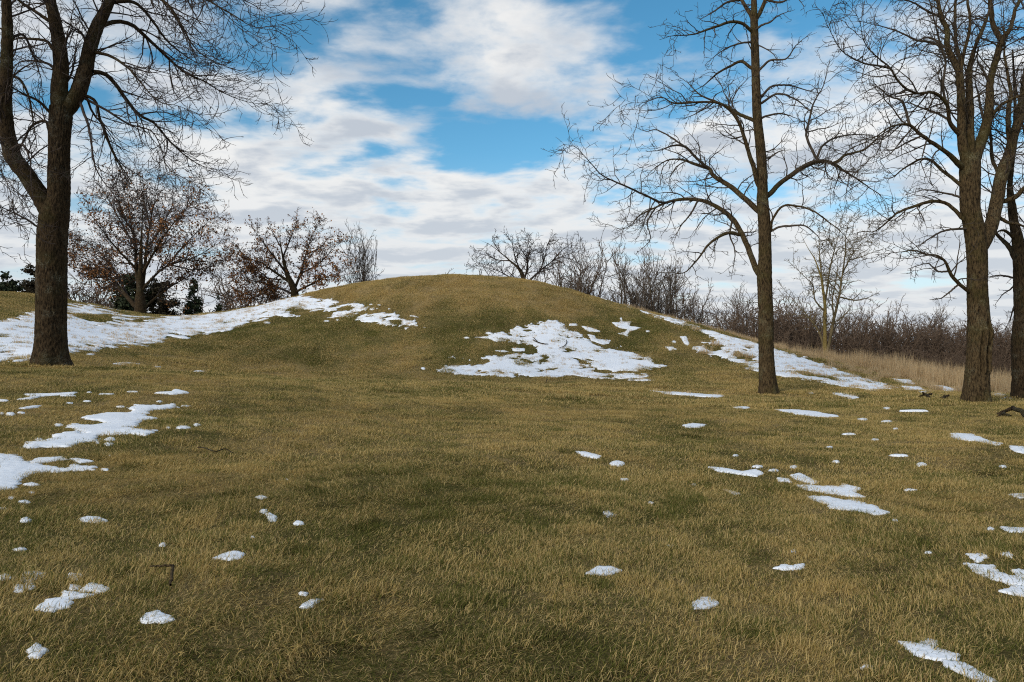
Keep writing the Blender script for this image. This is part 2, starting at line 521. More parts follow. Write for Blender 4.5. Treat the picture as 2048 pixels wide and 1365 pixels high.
def snow(name, polys, label, holes=(), group=None, streak=0.0, lift=0.028, big=False, rag=1.0):
    W = [hit([p[0] for p in q], [p[1] for p in q], lift) for q in polys]
    H = [hit([p[0] for p in q], [p[1] for p in q], lift) for q in holes]
    allp = np.concatenate(W)
    D = np.median(allp[:, 1])
    ext = np.ptp(allp[:, :2], axis=0)
    lo = allp[:, :2].min(0) - 0.15 - 0.02 * D * big; hi = allp[:, :2].max(0) + 0.15 + 0.02 * D * big
    cell = max(0.008, 0.0022 * D)
    cell = max(cell, math.sqrt((hi[0] - lo[0]) * (hi[1] - lo[1]) / (140000 if big else 9000)))
    gx = np.arange(lo[0], hi[0] + cell, cell); gy = np.arange(lo[1], hi[1] + cell, cell)
    x, y = np.meshgrid(gx, gy)
    d = np.full(x.shape, -1e9)
    for P in W: d = np.maximum(d, poly_sdf(P[:, :2], x, y))
    amp = (1.3 if big else 2.3) * rag * min(0.02 * D, 0.28 * max(0.06, float(d.max())))
    wl = max(0.06, 0.018 * D)
    ns = sum(0.78 ** k * pn(x / wl * 2 ** k + 17.3 * k, y / (wl * 1.3) * 2 ** k - 9.1 * k) for k in range(5)) * 0.9
    d = d + amp * ns
    for P in H:
        h = -poly_sdf(P[:, :2], x, y) - amp * 0.8 * fbm(x / wl + 7, y / wl, 4)
        d = np.minimum(d, h)
    if streak > 0:       # grass showing through in streaks across the slope, most near the edge
        s = sum(0.68 ** k * pn(x / 1.1 * 2 ** k + 31 + 5 * k, y / 0.9 * 2 ** k + 11) for k in range(5)) + 0.35 * pn(x / 4, y / 4)
        thr = streak + 0.55 * np.clip(d / 2.6, 0, 1) ** 0.7
        d = np.minimum(d, (thr - s) * 0.5)
    T = (0.016 if D < 9 else 0.024 if D < 16 else 0.036) + 0.012 * np.clip(d / 0.3, 0, 1)
    w = 0.06
    h = np.where(d > 0, T * (0.72 + 0.28 * (1 - np.exp(-d / w))), T * 0.72 + d * 1.6)
    lump = 0.006 * pn(x / 0.16, y / 0.16) + 0.006 * pn(x / 0.05 + 3, y / 0.05) + 0.004 * pn(x / 0.02 + 3, y / 0.02)
    h = h + lump * np.clip(d / 0.08, 0, 1)
    z = ground(x, y) + h
    n0, n1 = x.shape
    id_ = np.arange(n0 * n1).reshape(n0, n1)
    keep = d > -0.10
    kq = keep[:-1, :-1] | keep[:-1, 1:] | keep[1:, 1:] | keep[1:, :-1]
    Q = np.stack([id_[:-1, :-1], id_[:-1, 1:], id_[1:, 1:], id_[1:, :-1]], -1)[kq]
    if not len(Q): return None
    used = np.unique(Q); re = np.full(n0 * n1, -1); re[used] = np.arange(len(used))
    V = np.stack([x.ravel(), y.ravel(), z.ravel()], -1)[used]
    base = V.mean(0); base[2] = V[:, 2].min()
    me = mesh_np(name, V - base, [re[Q]], M['snow'])
    SNOW.append((lo[0], lo[1], cell, d))
    o = link(name, me, loc=base)
    tag(o, label, 'snow', group)
    return o


def cv(pts, ox, oy, s):
    return [(ox + a / s, oy + b / s) for a, b in pts]


_er = np.random.default_rng(77)


def ell(cx, cy, w, h):
    n = 11; a0 = _er.random() * 6
    return [(cx + 0.5 * w * math.cos(a0 + k * 2 * math.pi / n) * _er.uniform(.75, 1.1),
             cy + 0.5 * h * math.sin(a0 + k * 2 * math.pi / n) * _er.uniform(.75, 1.1)) for k in range(n)]


B = lambda pts: cv(pts, 0, 560, 4.096)
Cc = lambda pts: cv(pts, 500, 540, 5.12)
Dd = lambda pts: cv(pts, 840, 600, 3.938)
Ee = lambda pts: cv(pts, 1240, 580, 2.535)
H_ = lambda pts: cv(pts, 0, 700, 2.0525)


def be(cx, cy, w, h): return ell(cx / 4.096, 560 + cy / 4.096, w / 4.096, max(2.2, h / 4.096))
def he(cx, cy, w, h): return ell(cx / 2.0525, 700 + cy / 2.0525, w / 2.0525, h / 2.0525)
def ae(cx, cy, w, h): return ell(1100 + cx / 2.16, 750 + cy / 2.16, w / 2.16, h / 2.16)


left_field = [(-70, 640), (0, 643), (34, 636), (56, 623), (76, 621), (129, 607), (151, 608), (186, 609), (210, 616), (244, 621), (288, 624), (342, 631),
              (361, 631), (391, 626), (500, 603), (539, 595), (570, 590), (605, 589), (617, 595), (643, 598), (660, 602), (680, 602), (682, 609),
              (705, 607), (721, 606), (730, 614), (752, 623), (787, 625), (793, 634), (807, 637), (812, 641), (828, 639), (844, 648), (853, 657),
              (840, 653), (812, 655), (789, 651), (760, 649), (734, 643), (707, 643), (708, 640), (732, 636), (685, 634), (652, 635), (656, 629),
              (635, 624), (617, 632), (594, 633), (559, 634), (525, 641), (500, 646), (464, 660), (415, 669), (374, 675), (337, 680), (305, 688),
              (244, 694), (195, 699), (137, 704), (68, 716), (37, 722), (0, 725), (-70, 728)]
snow('snow_patch', [left_field], 'wide snow field behind the thick left tree, sweeping up the mound flank',
     [[(144, 633), (156, 627), (186, 630), (220, 628), (230, 636), (220, 643), (190, 644), (166, 638)],
      [(269, 642), (317, 633), (327, 636), (273, 645)], [(212, 617), (280, 624), (338, 632), (300, 634), (240, 628)],
      [(783, 640), (805, 642), (800, 648), (785, 646)], [(745, 632), (775, 634), (765, 638), (745, 636)],
      [(678, 616), (698, 615), (700, 620), (682, 621)], [(568, 618), (632, 619), (634, 623), (590, 625)]],
     streak=0.10, big=True, rag=0.45)
mid_patch = Dd([(110, 560), (200, 515), (320, 505), (440, 525), (470, 518), (410, 485), (250, 450), (420, 460), (440, 430), (560, 440), (720, 435), (900, 418),
                (930, 380), (850, 345), (700, 325), (590, 300), (480, 265), (620, 258), (720, 262), (700, 235), (790, 195), (930, 200),
                (930, 172), (1070, 158), (1130, 180), (1120, 215), (1250, 260), (1310, 300), (1400, 335), (1460, 380), (1580, 360),
                (1600, 385), (1720, 430), (1860, 480), (1925, 520), (1860, 535), (1740, 560), (1780, 600), (1810, 635), (1580, 630),
                (1360, 615), (1180, 590), (1070, 610), (930, 605), (740, 605), (560, 600), (310, 590), (200, 572)])
snow('snow_patch', [mid_patch], 'large bright snow patch on the lower front of the main mound',
     [Dd([(1200, 455), (1260, 465), (1320, 497), (1260, 490)]), Dd([(1330, 550), (1450, 545), (1570, 570), (1450, 585)]),
      Dd([(820, 233), (900, 240), (850, 248)]), Dd([(760, 305), (850, 335), (800, 330)]), Dd([(970, 545), (1080, 540), (1060, 556)]),
      Dd([(1210, 512), (1290, 518), (1250, 532)]), Dd([(1540, 550), (1700, 570), (1740, 590), (1600, 575)])],
     streak=0.20, big=True, rag=0.38)
ridge = Ee([(40, 78), (150, 106), (260, 140), (400, 190), (550, 235), (700, 270), (800, 304), (950, 348), (1060, 386), (1180, 428), (1300, 462), (1400, 490),
            (1330, 512), (1200, 499), (1080, 477), (920, 452), (800, 432), (700, 415), (600, 370), (500, 340), (430, 322), (380, 318), (385, 285),
            (450, 280), (440, 265), (500, 255), (400, 212), (300, 182), (200, 142), (110, 107)])
snow('snow_patch', [ridge], 'long snow tongue running down the right shoulder of the mound behind the middle tree',
     [Ee([(560, 315), (600, 310), (680, 340), (680, 360), (600, 350)]), Ee([(900, 412), (950, 415), (1030, 432), (990, 442), (930, 432)]),
      Ee([(620, 282), (660, 290), (670, 302), (630, 296)]), Ee([(440, 290), (490, 285), (510, 300), (470, 310)])], streak=0.22, big=True, rag=0.5)
snow('snow_patch', [Dd([(1510, 178), (1570, 175), (1585, 140), (1600, 172), (1672, 168), (1650, 205), (1745, 218), (1680, 237), (1640, 262), (1630, 290), (1560, 265), (1615, 255), (1630, 232), (1540, 212)])],
     'star-shaped snow patch high on the right of the mound face', rag=0.4)
snow('snow_patch', [Dd([(1170, 183), (1240, 186), (1235, 203), (1175, 200)]), Dd([(1255, 198), (1330, 215), (1420, 245), (1410, 255), (1330, 250), (1300, 235)])],
     'broken snow streak just above the right edge of the large mound patch', rag=0.4)
snow('snow_patch', [Dd([(1320, 270), (1375, 280), (1385, 310), (1510, 315), (1490, 345), (1440, 350), (1345, 320)])],
     'jagged snow scrap touching the upper right edge of the large mound patch', rag=0.4)
snow('snow_patch', [Dd([(430, 293), (550, 288), (690, 325), (600, 332), (540, 305)])], 'thin snow scrap at the upper left tip of the large mound patch', rag=0.4)
snow('snow_patch', [Dd([(720, 378), (830, 382), (825, 402), (740, 405)]), Dd([(585, 400), (660, 395), (705, 410), (640, 413)])],
     'two thin snow scraps in the grassy notch of the large mound patch', rag=0.4)
snow('snow_patch', [Ee([(225, 288), (270, 290), (290, 300), (250, 307)])], 'small flat snow scrap between the large mound patch and the right snow tongue', rag=0.4)
snow('snow_patch', [Ee([(305, 236), (335, 235), (350, 270), (345, 285), (325, 275)])], 'small upright snow scrap left of the tussocks on the right snow tongue', rag=0.4)
LAND = [((190, 850), 'the big jagged left snow patch'), ((40, 945), 'the big snow patch at the left edge'), ((90, 790), 'the long strip below the thick left tree'),
        ((345, 783), 'the arched strip above the jagged patch'), ((252, 728), 'the thin strip beside the thick left tree'), ((186, 1035), 'the lone oval snow patch'),
        ((545, 1025), 'the three snow scraps left of centre'), ((460, 1107), 'the wedge-shaped snow clump'), ((622, 1200), 'the slanting snow clump near the bottom'),
        ((1178, 908), 'the narrow tilted snow strip'), ((1235, 925), 'the oval snow clump right of centre'), ((1475, 940), 'the tapering snow streak'), ((1680, 985), 'the big right-hand snow cluster'),
        ((1610, 826), 'the long streak below the middle tree'), ((1380, 788), 'the thin snow line by the middle tree'), ((1690, 790), 'the patch below the snow tongue'), ((1950, 876), 'the streak below the cracked trunk'),
        ((1578, 1130), 'the double-lobed snow clump'), ((1205, 1137), 'the wide pointed snow clump'), ((2000, 1140), 'the right foreground snow cluster'), ((1860, 1300), 'the snow bars in the right corner'),
        ((1220, 1025), 'the small scrap right of centre'), ((1100, 710), 'the large patch on the mound front'), ((1250, 655), 'the star-shaped patch on the mound'), ((820, 645), 'the right tip of the wide left snow field'),
        ((600, 635), 'the lower edge of the wide left snow field'), ((110, 1190), 'the left foreground snow group')]
ORD = ['nearest', 'second', 'third', 'fourth', 'fifth', 'sixth', 'seventh', 'eighth', 'ninth', 'tenth', 'eleventh', 'twelfth']
CRUMBS = []


def crumbs(polys, group):
    for p in polys:
        q = p[0]
        CRUMBS.append((sum(a for a, _ in q) / len(q), sum(b for _, b in q) / len(q), p, group))


def build_crumbs():
    by = {}
    for x, y, p, g in CRUMBS:
        k = min(range(len(LAND)), key=lambda i: math.hypot(x - LAND[i][0][0], 1.6 * (y - LAND[i][0][1])))
        dx, dy = x - LAND[k][0][0], 1.6 * (y - LAND[k][0][1])
        a = math.degrees(math.atan2(dy, dx))
        side = ['right of', 'lower right of', 'below', 'lower left of', 'left of', 'upper left of', 'above', 'upper right of'][int(((a + 22.5) % 360) // 45)]
        by.setdefault((k, side), []).append((math.hypot(dx, dy), p, g))
    for (k, side), lst in by.items():
        for n, (_, p, g) in enumerate(sorted(lst, key=lambda t: t[0])):
            pre = 'tiny snow crumb' if len(lst) == 1 else ORD[n] + ' tiny snow crumb'
            snow('snow_crumb', p, '%s %s %s' % (pre, side, LAND[k][1]), group=g, rag=0.3)


crumbs(([ell(933, 675.5, 15, 4)], [ell(847, 737, 10, 5)], [ell(1295, 663, 8, 4)], [ell(1348, 684, 10, 5)], [Cc([(1620, 468), (1660, 460), (1735, 490), (1680, 482)])],
          [ell(758, 610, 9, 3)], [ell(742, 609, 8, 3)], [ell(754, 617, 5, 3)], [ell(778, 618, 5, 3)], [ell(653, 642, 14, 3)], [ell(675, 640, 8, 4)], [ell(534, 645, 16, 4)]), 'snow crumbs on the mound')
snow('snow_patch', [[(1784, 757), (1820, 760), (1832, 768), (1800, 766)], [(1800, 771), (1840, 774), (1872, 785), (1845, 785), (1810, 779)],
                    [(1860, 769), (1890, 772), (1920, 780), (1900, 785), (1870, 776)]],
     'broken snow scraps in the straw just left of the cracked right trunk', rag=0.4)
snow('snow_patch', [[(1972, 783), (2000, 787), (2027, 796), (2000, 797)]], 'snow strip in the straw between the two right trunks', rag=0.4)
snow('snow_patch', [[(1663, 786), (1695, 786), (1717, 795), (1700, 798), (1680, 792)]], 'snow patch on the grass below the end of the right snow tongue', rag=0.4)
snow('snow_patch', [[(1303, 782), (1345, 784), (1400, 788), (1450, 791), (1440, 795), (1390, 792), (1330, 788)]], 'long thin snow line just left of the middle tree base', rag=0.3)
snow('snow_patch', [[(1549, 819), (1600, 820), (1640, 825), (1680, 831), (1650, 834), (1590, 828)]], 'long thin snow streak in the lawn below the middle tree', rag=0.3)
snow('snow_patch', [[(1363, 849), (1385, 845), (1413, 848), (1400, 854), (1375, 854)]], 'small snow patch alone on the lawn left below the middle tree', rag=0.3)
snow('snow_patch', [[(1901, 865), (1945, 867), (1965, 875), (2002, 885), (1990, 890), (1955, 881), (1905, 877)]], 'snow streak on the lawn below the cracked right trunk', rag=0.4)
snow('snow_patch', [[(2017, 890), (2048, 892), (2075, 900), (2060, 908), (2030, 900)]], 'snow scrap cut by the right picture edge below the far right tree', rag=0.4)
snow('snow_patch', [[(1152, 901), (1175, 903), (1203, 910), (1195, 915), (1165, 911)]], 'narrow tilted snow strip right of centre on the lawn', rag=0.3)
snow('snow_patch', [ell(1235, 925, 32, 11)], 'oval snow clump just right of the narrow tilted strip', rag=0.3)
snow('snow_patch', [[(1416, 932), (1450, 935), (1485, 941), (1510, 937), (1530, 944), (1510, 950), (1480, 947), (1440, 941)]], 'tapering snow streak left of the big right-hand snow cluster', rag=0.3)
snow('snow_patch', [[(1582, 948), (1600, 944), (1612, 951), (1638, 962), (1625, 966), (1595, 958)], [(1554, 954), (1580, 956), (1583, 963), (1558, 961)]],
     'upper small pieces of the big right-hand snow cluster', rag=0.3)
snow('snow_patch', [[(1588, 966), (1640, 969), (1680, 969), (1685, 964), (1722, 973), (1708, 983), (1734, 991), (1700, 990), (1660, 984), (1610, 977)]],
     'middle streak of the big right-hand snow cluster', rag=0.3)
snow('snow_patch', [[(1610, 989), (1655, 989), (1690, 997), (1710, 995), (1735, 1004), (1783, 1023), (1750, 1026), (1700, 1018), (1663, 1014), (1653, 1004), (1630, 999)]],
     'lowest and longest streak of the big right-hand snow cluster', rag=0.3)
snow('snow_patch', [[(1445, 976), (1465, 979), (1484, 985), (1470, 987)]], 'small snow sliver below the tapering streak', rag=0.3)
snow('snow_patch', [[(1205, 1022), (1218, 1018), (1236, 1028), (1215, 1031)]], 'small snow scrap right of centre in the near lawn', rag=0.3)
snow('snow_patch', [[(1168, 1144), (1195, 1129), (1220, 1128), (1243, 1135), (1220, 1143), (1190, 1146)]], 'wide snow clump with pointed ends right of centre in the foreground', rag=0.4)
snow('snow_patch', [[(1547, 1132), (1568, 1124), (1582, 1128), (1609, 1125), (1602, 1134), (1570, 1137)]], 'double-lobed snow clump in the right foreground', rag=0.4)
snow('snow_patch', [[(1383, 1204), (1400, 1190), (1420, 1190), (1438, 1199), (1415, 1212), (1390, 1212)]], 'rounded snow clump nearest the bottom right of centre', rag=0.35)
snow('snow_patch', [[(2017, 986), (2048, 984), (2075, 990), (2040, 994)]], 'thin snow sliver at the right picture edge in mid lawn', rag=0.3)
snow('snow_patch', [[(1996, 1049), (2020, 1051), (2070, 1054), (2070, 1063), (2020, 1060)]], 'snow strip at the right picture edge above the right foreground cluster', rag=0.3)
snow('snow_patch', [[(1933, 1105), (1965, 1102), (1977, 1111), (1955, 1118)], [(2000, 1103), (2020, 1099), (2024, 1113)]], 'faint snow pieces on top of the right foreground cluster', rag=0.5)
snow('snow_patch', [[(1930, 1124), (1985, 1127), (2000, 1141), (2048, 1155), (2075, 1166), (2020, 1164), (1980, 1153), (1955, 1143)], [(2028, 1138), (2070, 1134), (2070, 1153), (2040, 1151)]],
     'biggest piece of the right foreground snow cluster', rag=0.5)
snow('snow_patch', [[(1998, 1177), (2030, 1169), (2075, 1166), (2075, 1194), (2030, 1187)]], 'lowest piece of the right foreground cluster at the picture edge', rag=0.4)
snow('snow_patch', [[(1798, 1278), (1840, 1284), (1880, 1294), (1918, 1302), (1910, 1313), (1870, 1314), (1830, 1301)], [(1838, 1281), (1855, 1273), (1875, 1280), (1868, 1290)]],
     'upper long snow bar in the bottom right corner', rag=0.3)
snow('snow_patch', [[(1885, 1314), (1930, 1324), (1960, 1337), (1998, 1359), (1960, 1358), (1920, 1341), (1890, 1326)]], 'lower long snow bar in the bottom right corner', rag=0.3)
crumbs([[q] for q in (ell(1250, 957, 20, 5), ell(1515, 931, 20, 5), ell(1548, 939, 22, 5), ell(1586, 932, 17, 5), ell(1587, 1099, 11, 8), ell(1340, 1088, 18, 5), ell(1843, 927, 24, 7),
          ell(1301, 1002, 10, 4), ell(1797, 909, 36, 4), ell(1980, 1053, 15, 5), ell(1734, 1329, 22, 6), ell(1726, 838, 22, 4), ell(1774, 842, 22, 3), ell(1792, 856, 12, 3),
          ell(1660, 893, 15, 4), ell(1697, 867, 28, 4), ell(1672, 921, 14, 4), ell(1822, 977, 28, 4), ell(1773, 816, 16, 3), ell(1830, 821, 60, 3), ell(1750, 878, 18, 3),
          ell(2005, 931, 18, 4), ell(1388, 966, 10, 4), ell(1790, 1037, 14, 4), ell(1622, 786, 12, 3), ell(1483, 815, 36, 3), ell(1470, 909, 12, 3), ell(1857, 1101, 14, 4))], 'snow crumbs on the right lawn')
# left lawn
snow('snow_patch', [B([(175, 1352), (250, 1320), (400, 1305), (450, 1260), (640, 1228), (700, 1250), (650, 1222), (550, 1190), (620, 1168), (760, 1183), (880, 1165), (780, 1140), (650, 1122),
                       (760, 1103), (860, 1083), (1050, 1083), (1110, 1060), (1060, 1040), (1110, 1018), (1270, 1023), (1430, 1013), (1445, 1040), (1280, 1057), (1190, 1090), (1280, 1127), (1130, 1150),
                       (1130, 1187), (1000, 1200), (1180, 1218), (1268, 1222), (1200, 1258), (1000, 1254), (800, 1262), (770, 1292), (800, 1310), (600, 1332), (560, 1360), (400, 1360), (250, 1360)])],
     'big jagged snow patch on the left lawn below the thick tree', rag=0.35)
snow('snow_patch', [H_([(-70, 430), (0, 418), (60, 424), (100, 452), (190, 468), (280, 483), (300, 464), (390, 473), (385, 488), (290, 491), (150, 501), (80, 522), (70, 556), (0, 569), (-70, 572)])],
     'big snow patch cut by the left picture edge', rag=0.35)
snow('snow_patch', [H_([(115, 452), (160, 438), (255, 433), (282, 445), (200, 456), (140, 459)])], 'snow piece just above the big patch at the left edge', rag=0.3)
snow('snow_patch', [H_([(283, 444), (320, 439), (382, 450), (330, 458)])], 'small snow piece right above the big patch at the left edge', rag=0.3)
snow('snow_patch', [H_([(95, 545), (130, 537), (166, 545), (130, 553)])], 'small flat snow piece right below the big patch at the left edge', rag=0.3)
snow('snow_patch', [B([(920, 686), (1040, 674), (1148, 687), (1080, 698), (1020, 702)])], 'thin snow strip right of the thick left tree base', rag=0.3)
snow('snow_patch', [B([(138, 972), (260, 953), (200, 932), (300, 928), (460, 923), (632, 913), (600, 931), (420, 940), (330, 948), (250, 970)])],
     'long thin snow strip below the thick left tree', rag=0.3)
snow('snow_patch', [B([(1268, 922), (1400, 914), (1440, 893), (1492, 904), (1550, 921), (1420, 934)])], 'arched thin snow strip above the jagged left patch', rag=0.3)
snow('snow_patch', [B([(155, 1046), (250, 1028), (345, 1022), (300, 1036), (200, 1048)])], 'thin slanting snow sliver left above the jagged patch', rag=0.3)
snow('snow_patch', [be(1500, 1200, 124, 22)], 'oval snow piece right of the jagged left patch', rag=0.3)
snow('snow_patch', [H_([(328, 686), (360, 676), (410, 681), (441, 692), (400, 701), (340, 700)])], 'lone oval snow patch in the left lawn', rag=0.3)
snow('snow_patch', [H_([(1047, 595), (1075, 590), (1102, 597), (1075, 606)])], 'upper piece of three small snow scraps left of centre', rag=0.3)
snow('snow_patch', [H_([(1093, 666), (1110, 660), (1137, 680), (1128, 697), (1105, 692)])], 'middle upright piece of three small snow scraps left of centre', rag=0.3)
snow('snow_patch', [he(1226, 703, 38, 17)], 'rightmost of three small snow scraps left of centre', rag=0.3)
snow('snow_patch', [H_([(878, 847), (920, 823), (960, 816), (1002, 828), (990, 847), (940, 852)])], 'wedge-shaped snow clump left of centre in the foreground', rag=0.35)
snow('snow_patch', [H_([(78, 935), (100, 903), (150, 895), (193, 910), (150, 932), (110, 952)])], 'upper left clump of the left foreground snow group', rag=0.4)
snow('snow_patch', [H_([(-20, 930), (20, 912), (60, 918), (60, 935), (10, 940)])], 'snow clump cut by the left edge beside the foreground group', rag=0.4)
snow('snow_patch', [H_([(48, 972), (75, 948), (102, 965), (92, 982), (60, 982)]), he(126, 960, 32, 26)], 'two small lumps below the upper left clump of the left foreground group', rag=0.4)
snow('snow_patch', [he(308, 921, 56, 30)], 'round snow lump at the top of the left foreground group', rag=0.4)
snow('snow_patch', [he(305, 963, 44, 18)], 'small snow lump in the middle of the left foreground group', rag=0.4)
snow('snow_patch', [H_([(328, 982), (370, 948), (410, 953), (453, 968), (410, 982), (370, 981)])], 'rightmost clump of the left foreground snow group', rag=0.4)
snow('snow_patch', [H_([(146, 1052), (190, 1020), (250, 1004), (265, 978), (330, 988), (384, 994), (330, 1007), (292, 1017), (290, 1042), (240, 1053), (210, 1065)])],
     'biggest and lowest clump of the left foreground snow group', rag=0.4)
snow('snow_patch', [H_([(567, 1092), (600, 1070), (650, 1061), (716, 1096), (670, 1107), (600, 1111)])], 'domed snow clump alone right of the left foreground group', rag=0.35)
snow('snow_patch', [H_([(116, 1227), (150, 1198), (193, 1220), (160, 1248), (130, 1248)])], 'snow clump in the bottom left corner', rag=0.4)
snow('snow_patch', [H_([(1228, 1044), (1270, 1016), (1326, 1013), (1282, 1042), (1250, 1053)])], 'slanting snow clump left of centre near the bottom', rag=0.4)
crumbs([[q] for q in (he(130, 577, 22, 9), he(45, 598, 26, 13), he(100, 616, 50, 13), he(5, 645, 60, 12), he(430, 484, 32, 8), he(105, 690, 46, 19), he(1083, 655, 28, 15), he(1035, 758, 22, 7), he(80, 808, 62, 9),
          be(1630, 748, 98, 13), be(1290, 712, 62, 9), be(745, 608, 84, 11), be(560, 943, 140, 10), be(0, 980, 160, 15), be(85, 1090, 78, 25), be(172, 1080, 64, 11), be(10, 1085, 54, 14),
          be(480, 1180, 78, 19), be(320, 1300, 74, 24), be(905, 1297, 84, 36), be(890, 1335, 68, 32), be(1615, 1180, 62, 21), be(1305, 990, 48, 12), be(1520, 1028, 94, 12), be(990, 1032, 74, 12),
          be(872, 930, 144, 11), be(1085, 910, 94, 9), be(730, 915, 38, 9), be(715, 987, 64, 8), be(570, 1002, 64, 8), be(1380, 1200, 32, 11), be(1085, 720, 40, 9), be(800, 1322, 28, 14),
          he(450, 431, 10, 8), he(1175, 525, 18, 5), he(665, 790, 26, 12), he(1245, 990, 30, 9))], 'snow crumbs on the left lawn')


build_crumbs()


def snow_depth(x, y):
    out = np.full(x.shape, -1.0)
    for x0, y0, c, f in SNOW:
        i = (x - x0) / c; j = (y - y0) / c
        m = (i >= 0) & (j >= 0) & (i < f.shape[1] - 1) & (j < f.shape[0] - 1)
        if m.any():
            out[m] = np.maximum(out[m], f[j[m].astype(int), i[m].astype(int)])
    return out


# ------------------------------------------------------------------ tree machinery
def tubes(P, R, sides):
    """P (B,n,3), R (B,n) -> verts, quads"""
    Bn, n, _ = P.shape
    T = np.gradient(P, axis=1); T /= np.linalg.norm(T, axis=2, keepdims=True) + 1e-9
    ov = P[:, -1] - P[:, 0]
    ref = np.where((np.abs(ov[:, 2]) > 0.8 * np.linalg.norm(ov, axis=1))[:, None], np.array([1.0, 0, 0]), np.array([0, 0, 1.0]))
    ref = ref + 0.13
    U = ref[:, None, :] - T * (T * ref[:, None, :]).sum(2, keepdims=True); U /= np.linalg.norm(U, axis=2, keepdims=True) + 1e-9
    W = np.cross(T, U)
    a = np.arange(sides) * 2 * np.pi / sides
    V = P[:, :, None, :] + R[:, :, None, None] * (np.cos(a)[None, None, :, None] * U[:, :, None, :] + np.sin(a)[None, None, :, None] * W[:, :, None, :])
    id_ = np.arange(Bn * n * sides).reshape(Bn, n, sides)
    nx_ = np.roll(id_, -1, axis=2)
    Q = np.stack([id_[:, :-1], nx_[:, :-1], nx_[:, 1:], id_[:, 1:]], -1).reshape(-1, 4)
    return V.reshape(-1, 3), Q


def join(parts):
    V = []; Q = []; o = 0
    for v, q in parts:
        V.append(v); Q.append(q + o); o += len(v)
    return np.concatenate(V), np.concatenate(Q)


def spawn(P, R, dens, tr, ang, lf, m, wander, g0, g1, rg, rmin, rk=0.012, rratio=0.6, Lmin=0.1, Lmax=4.0, fall=0.6, flat=0.0):
    Bn, n, _ = P.shape
    L = np.linalg.norm(np.diff(P, axis=1), axis=2).sum(1)
    x = dens * L * (tr[1] - tr[0])
    cnt = np.floor(x + rg.random(Bn)).astype(int)
    idx = np.repeat(np.arange(Bn), cnt); K = len(idx)
    start = np.repeat(np.cumsum(cnt) - cnt, cnt); k_in = np.arange(K) - start
    t = tr[0] + (tr[1] - tr[0]) * np.clip((k_in + rg.random(K)) / np.maximum(1, cnt[idx]), 0, 0.999)
    ft = t * (n - 1); i = np.minimum(ft.astype(int), n - 2); fr = (ft - i)[:, None]
    pos = P[idx, i] * (1 - fr) + P[idx, i + 1] * fr
    T = P[idx, i + 1] - P[idx, i]; T /= np.linalg.norm(T, axis=1, keepdims=True) + 1e-9
    pr = R[idx, i] * (1 - fr[:, 0]) + R[idx, i + 1] * fr[:, 0]
    rd = rg.normal(size=(K, 3)); rd[:, 2] *= (1 - flat)
    pp = rd - T * (rd * T).sum(1, keepdims=True); pp /= np.linalg.norm(pp, axis=1, keepdims=True) + 1e-9
    a = np.radians(rg.uniform(ang[0], ang[1], K))[:, None]
    d = T * np.cos(a) + pp * np.sin(a)
    Lc = np.clip(L[idx] * rg.uniform(lf[0], lf[1], K) * (1 - fall * t), Lmin, Lmax)
    r0 = np.minimum(pr * rratio, rmin + Lc * rk)
    st = (Lc / (m - 1))[:, None]
    Q = np.zeros((K, m, 3)); Q[:, 0] = pos
    bend = rg.normal(size=(K, 3)) * wander * 0.5
    for k in range(1, m):
        s = k / (m - 1)
        d = d + bend + rg.normal(size=(K, 3)) * wander
        d[:, 2] += g0 * (1 - s) + g1 * s
        d /= np.linalg.norm(d, axis=1, keepdims=True) + 1e-9
        Q[:, k] = Q[:, k - 1] + d * st
    s = np.linspace(0, 1, m)[None]
    Rc = np.maximum(r0[:, None] * (1 - s) ** 0.8, rmin * (1 - 0.5 * s))
    return Q, Rc


def catmull(P, n):
    P = np.asarray(P, float)
    Q = np.vstack([2 * P[0] - P[1], P, 2 * P[-1] - P[-2]])
    seg = np.linalg.norm(np.diff(P[:, :3], axis=0), axis=1); cum = np.r_[0, np.cumsum(seg)]; cum /= cum[-1]
    t = np.linspace(0, 1, n)
    i = np.clip(np.searchsorted(cum, t, side='right') - 1, 0, len(P) - 2)
    u = ((t - cum[i]) / (cum[i + 1] - cum[i] + 1e-9))[:, None]
    p0, p1, p2, p3 = Q[i], Q[i + 1], Q[i + 2], Q[i + 3]
    return 0.5 * (2 * p1 + (p2 - p0) * u + (2 * p0 - 5 * p1 + 4 * p2 - p3) * u ** 2 + (3 * p1 - p0 - 3 * p2 + p3) * u ** 3)


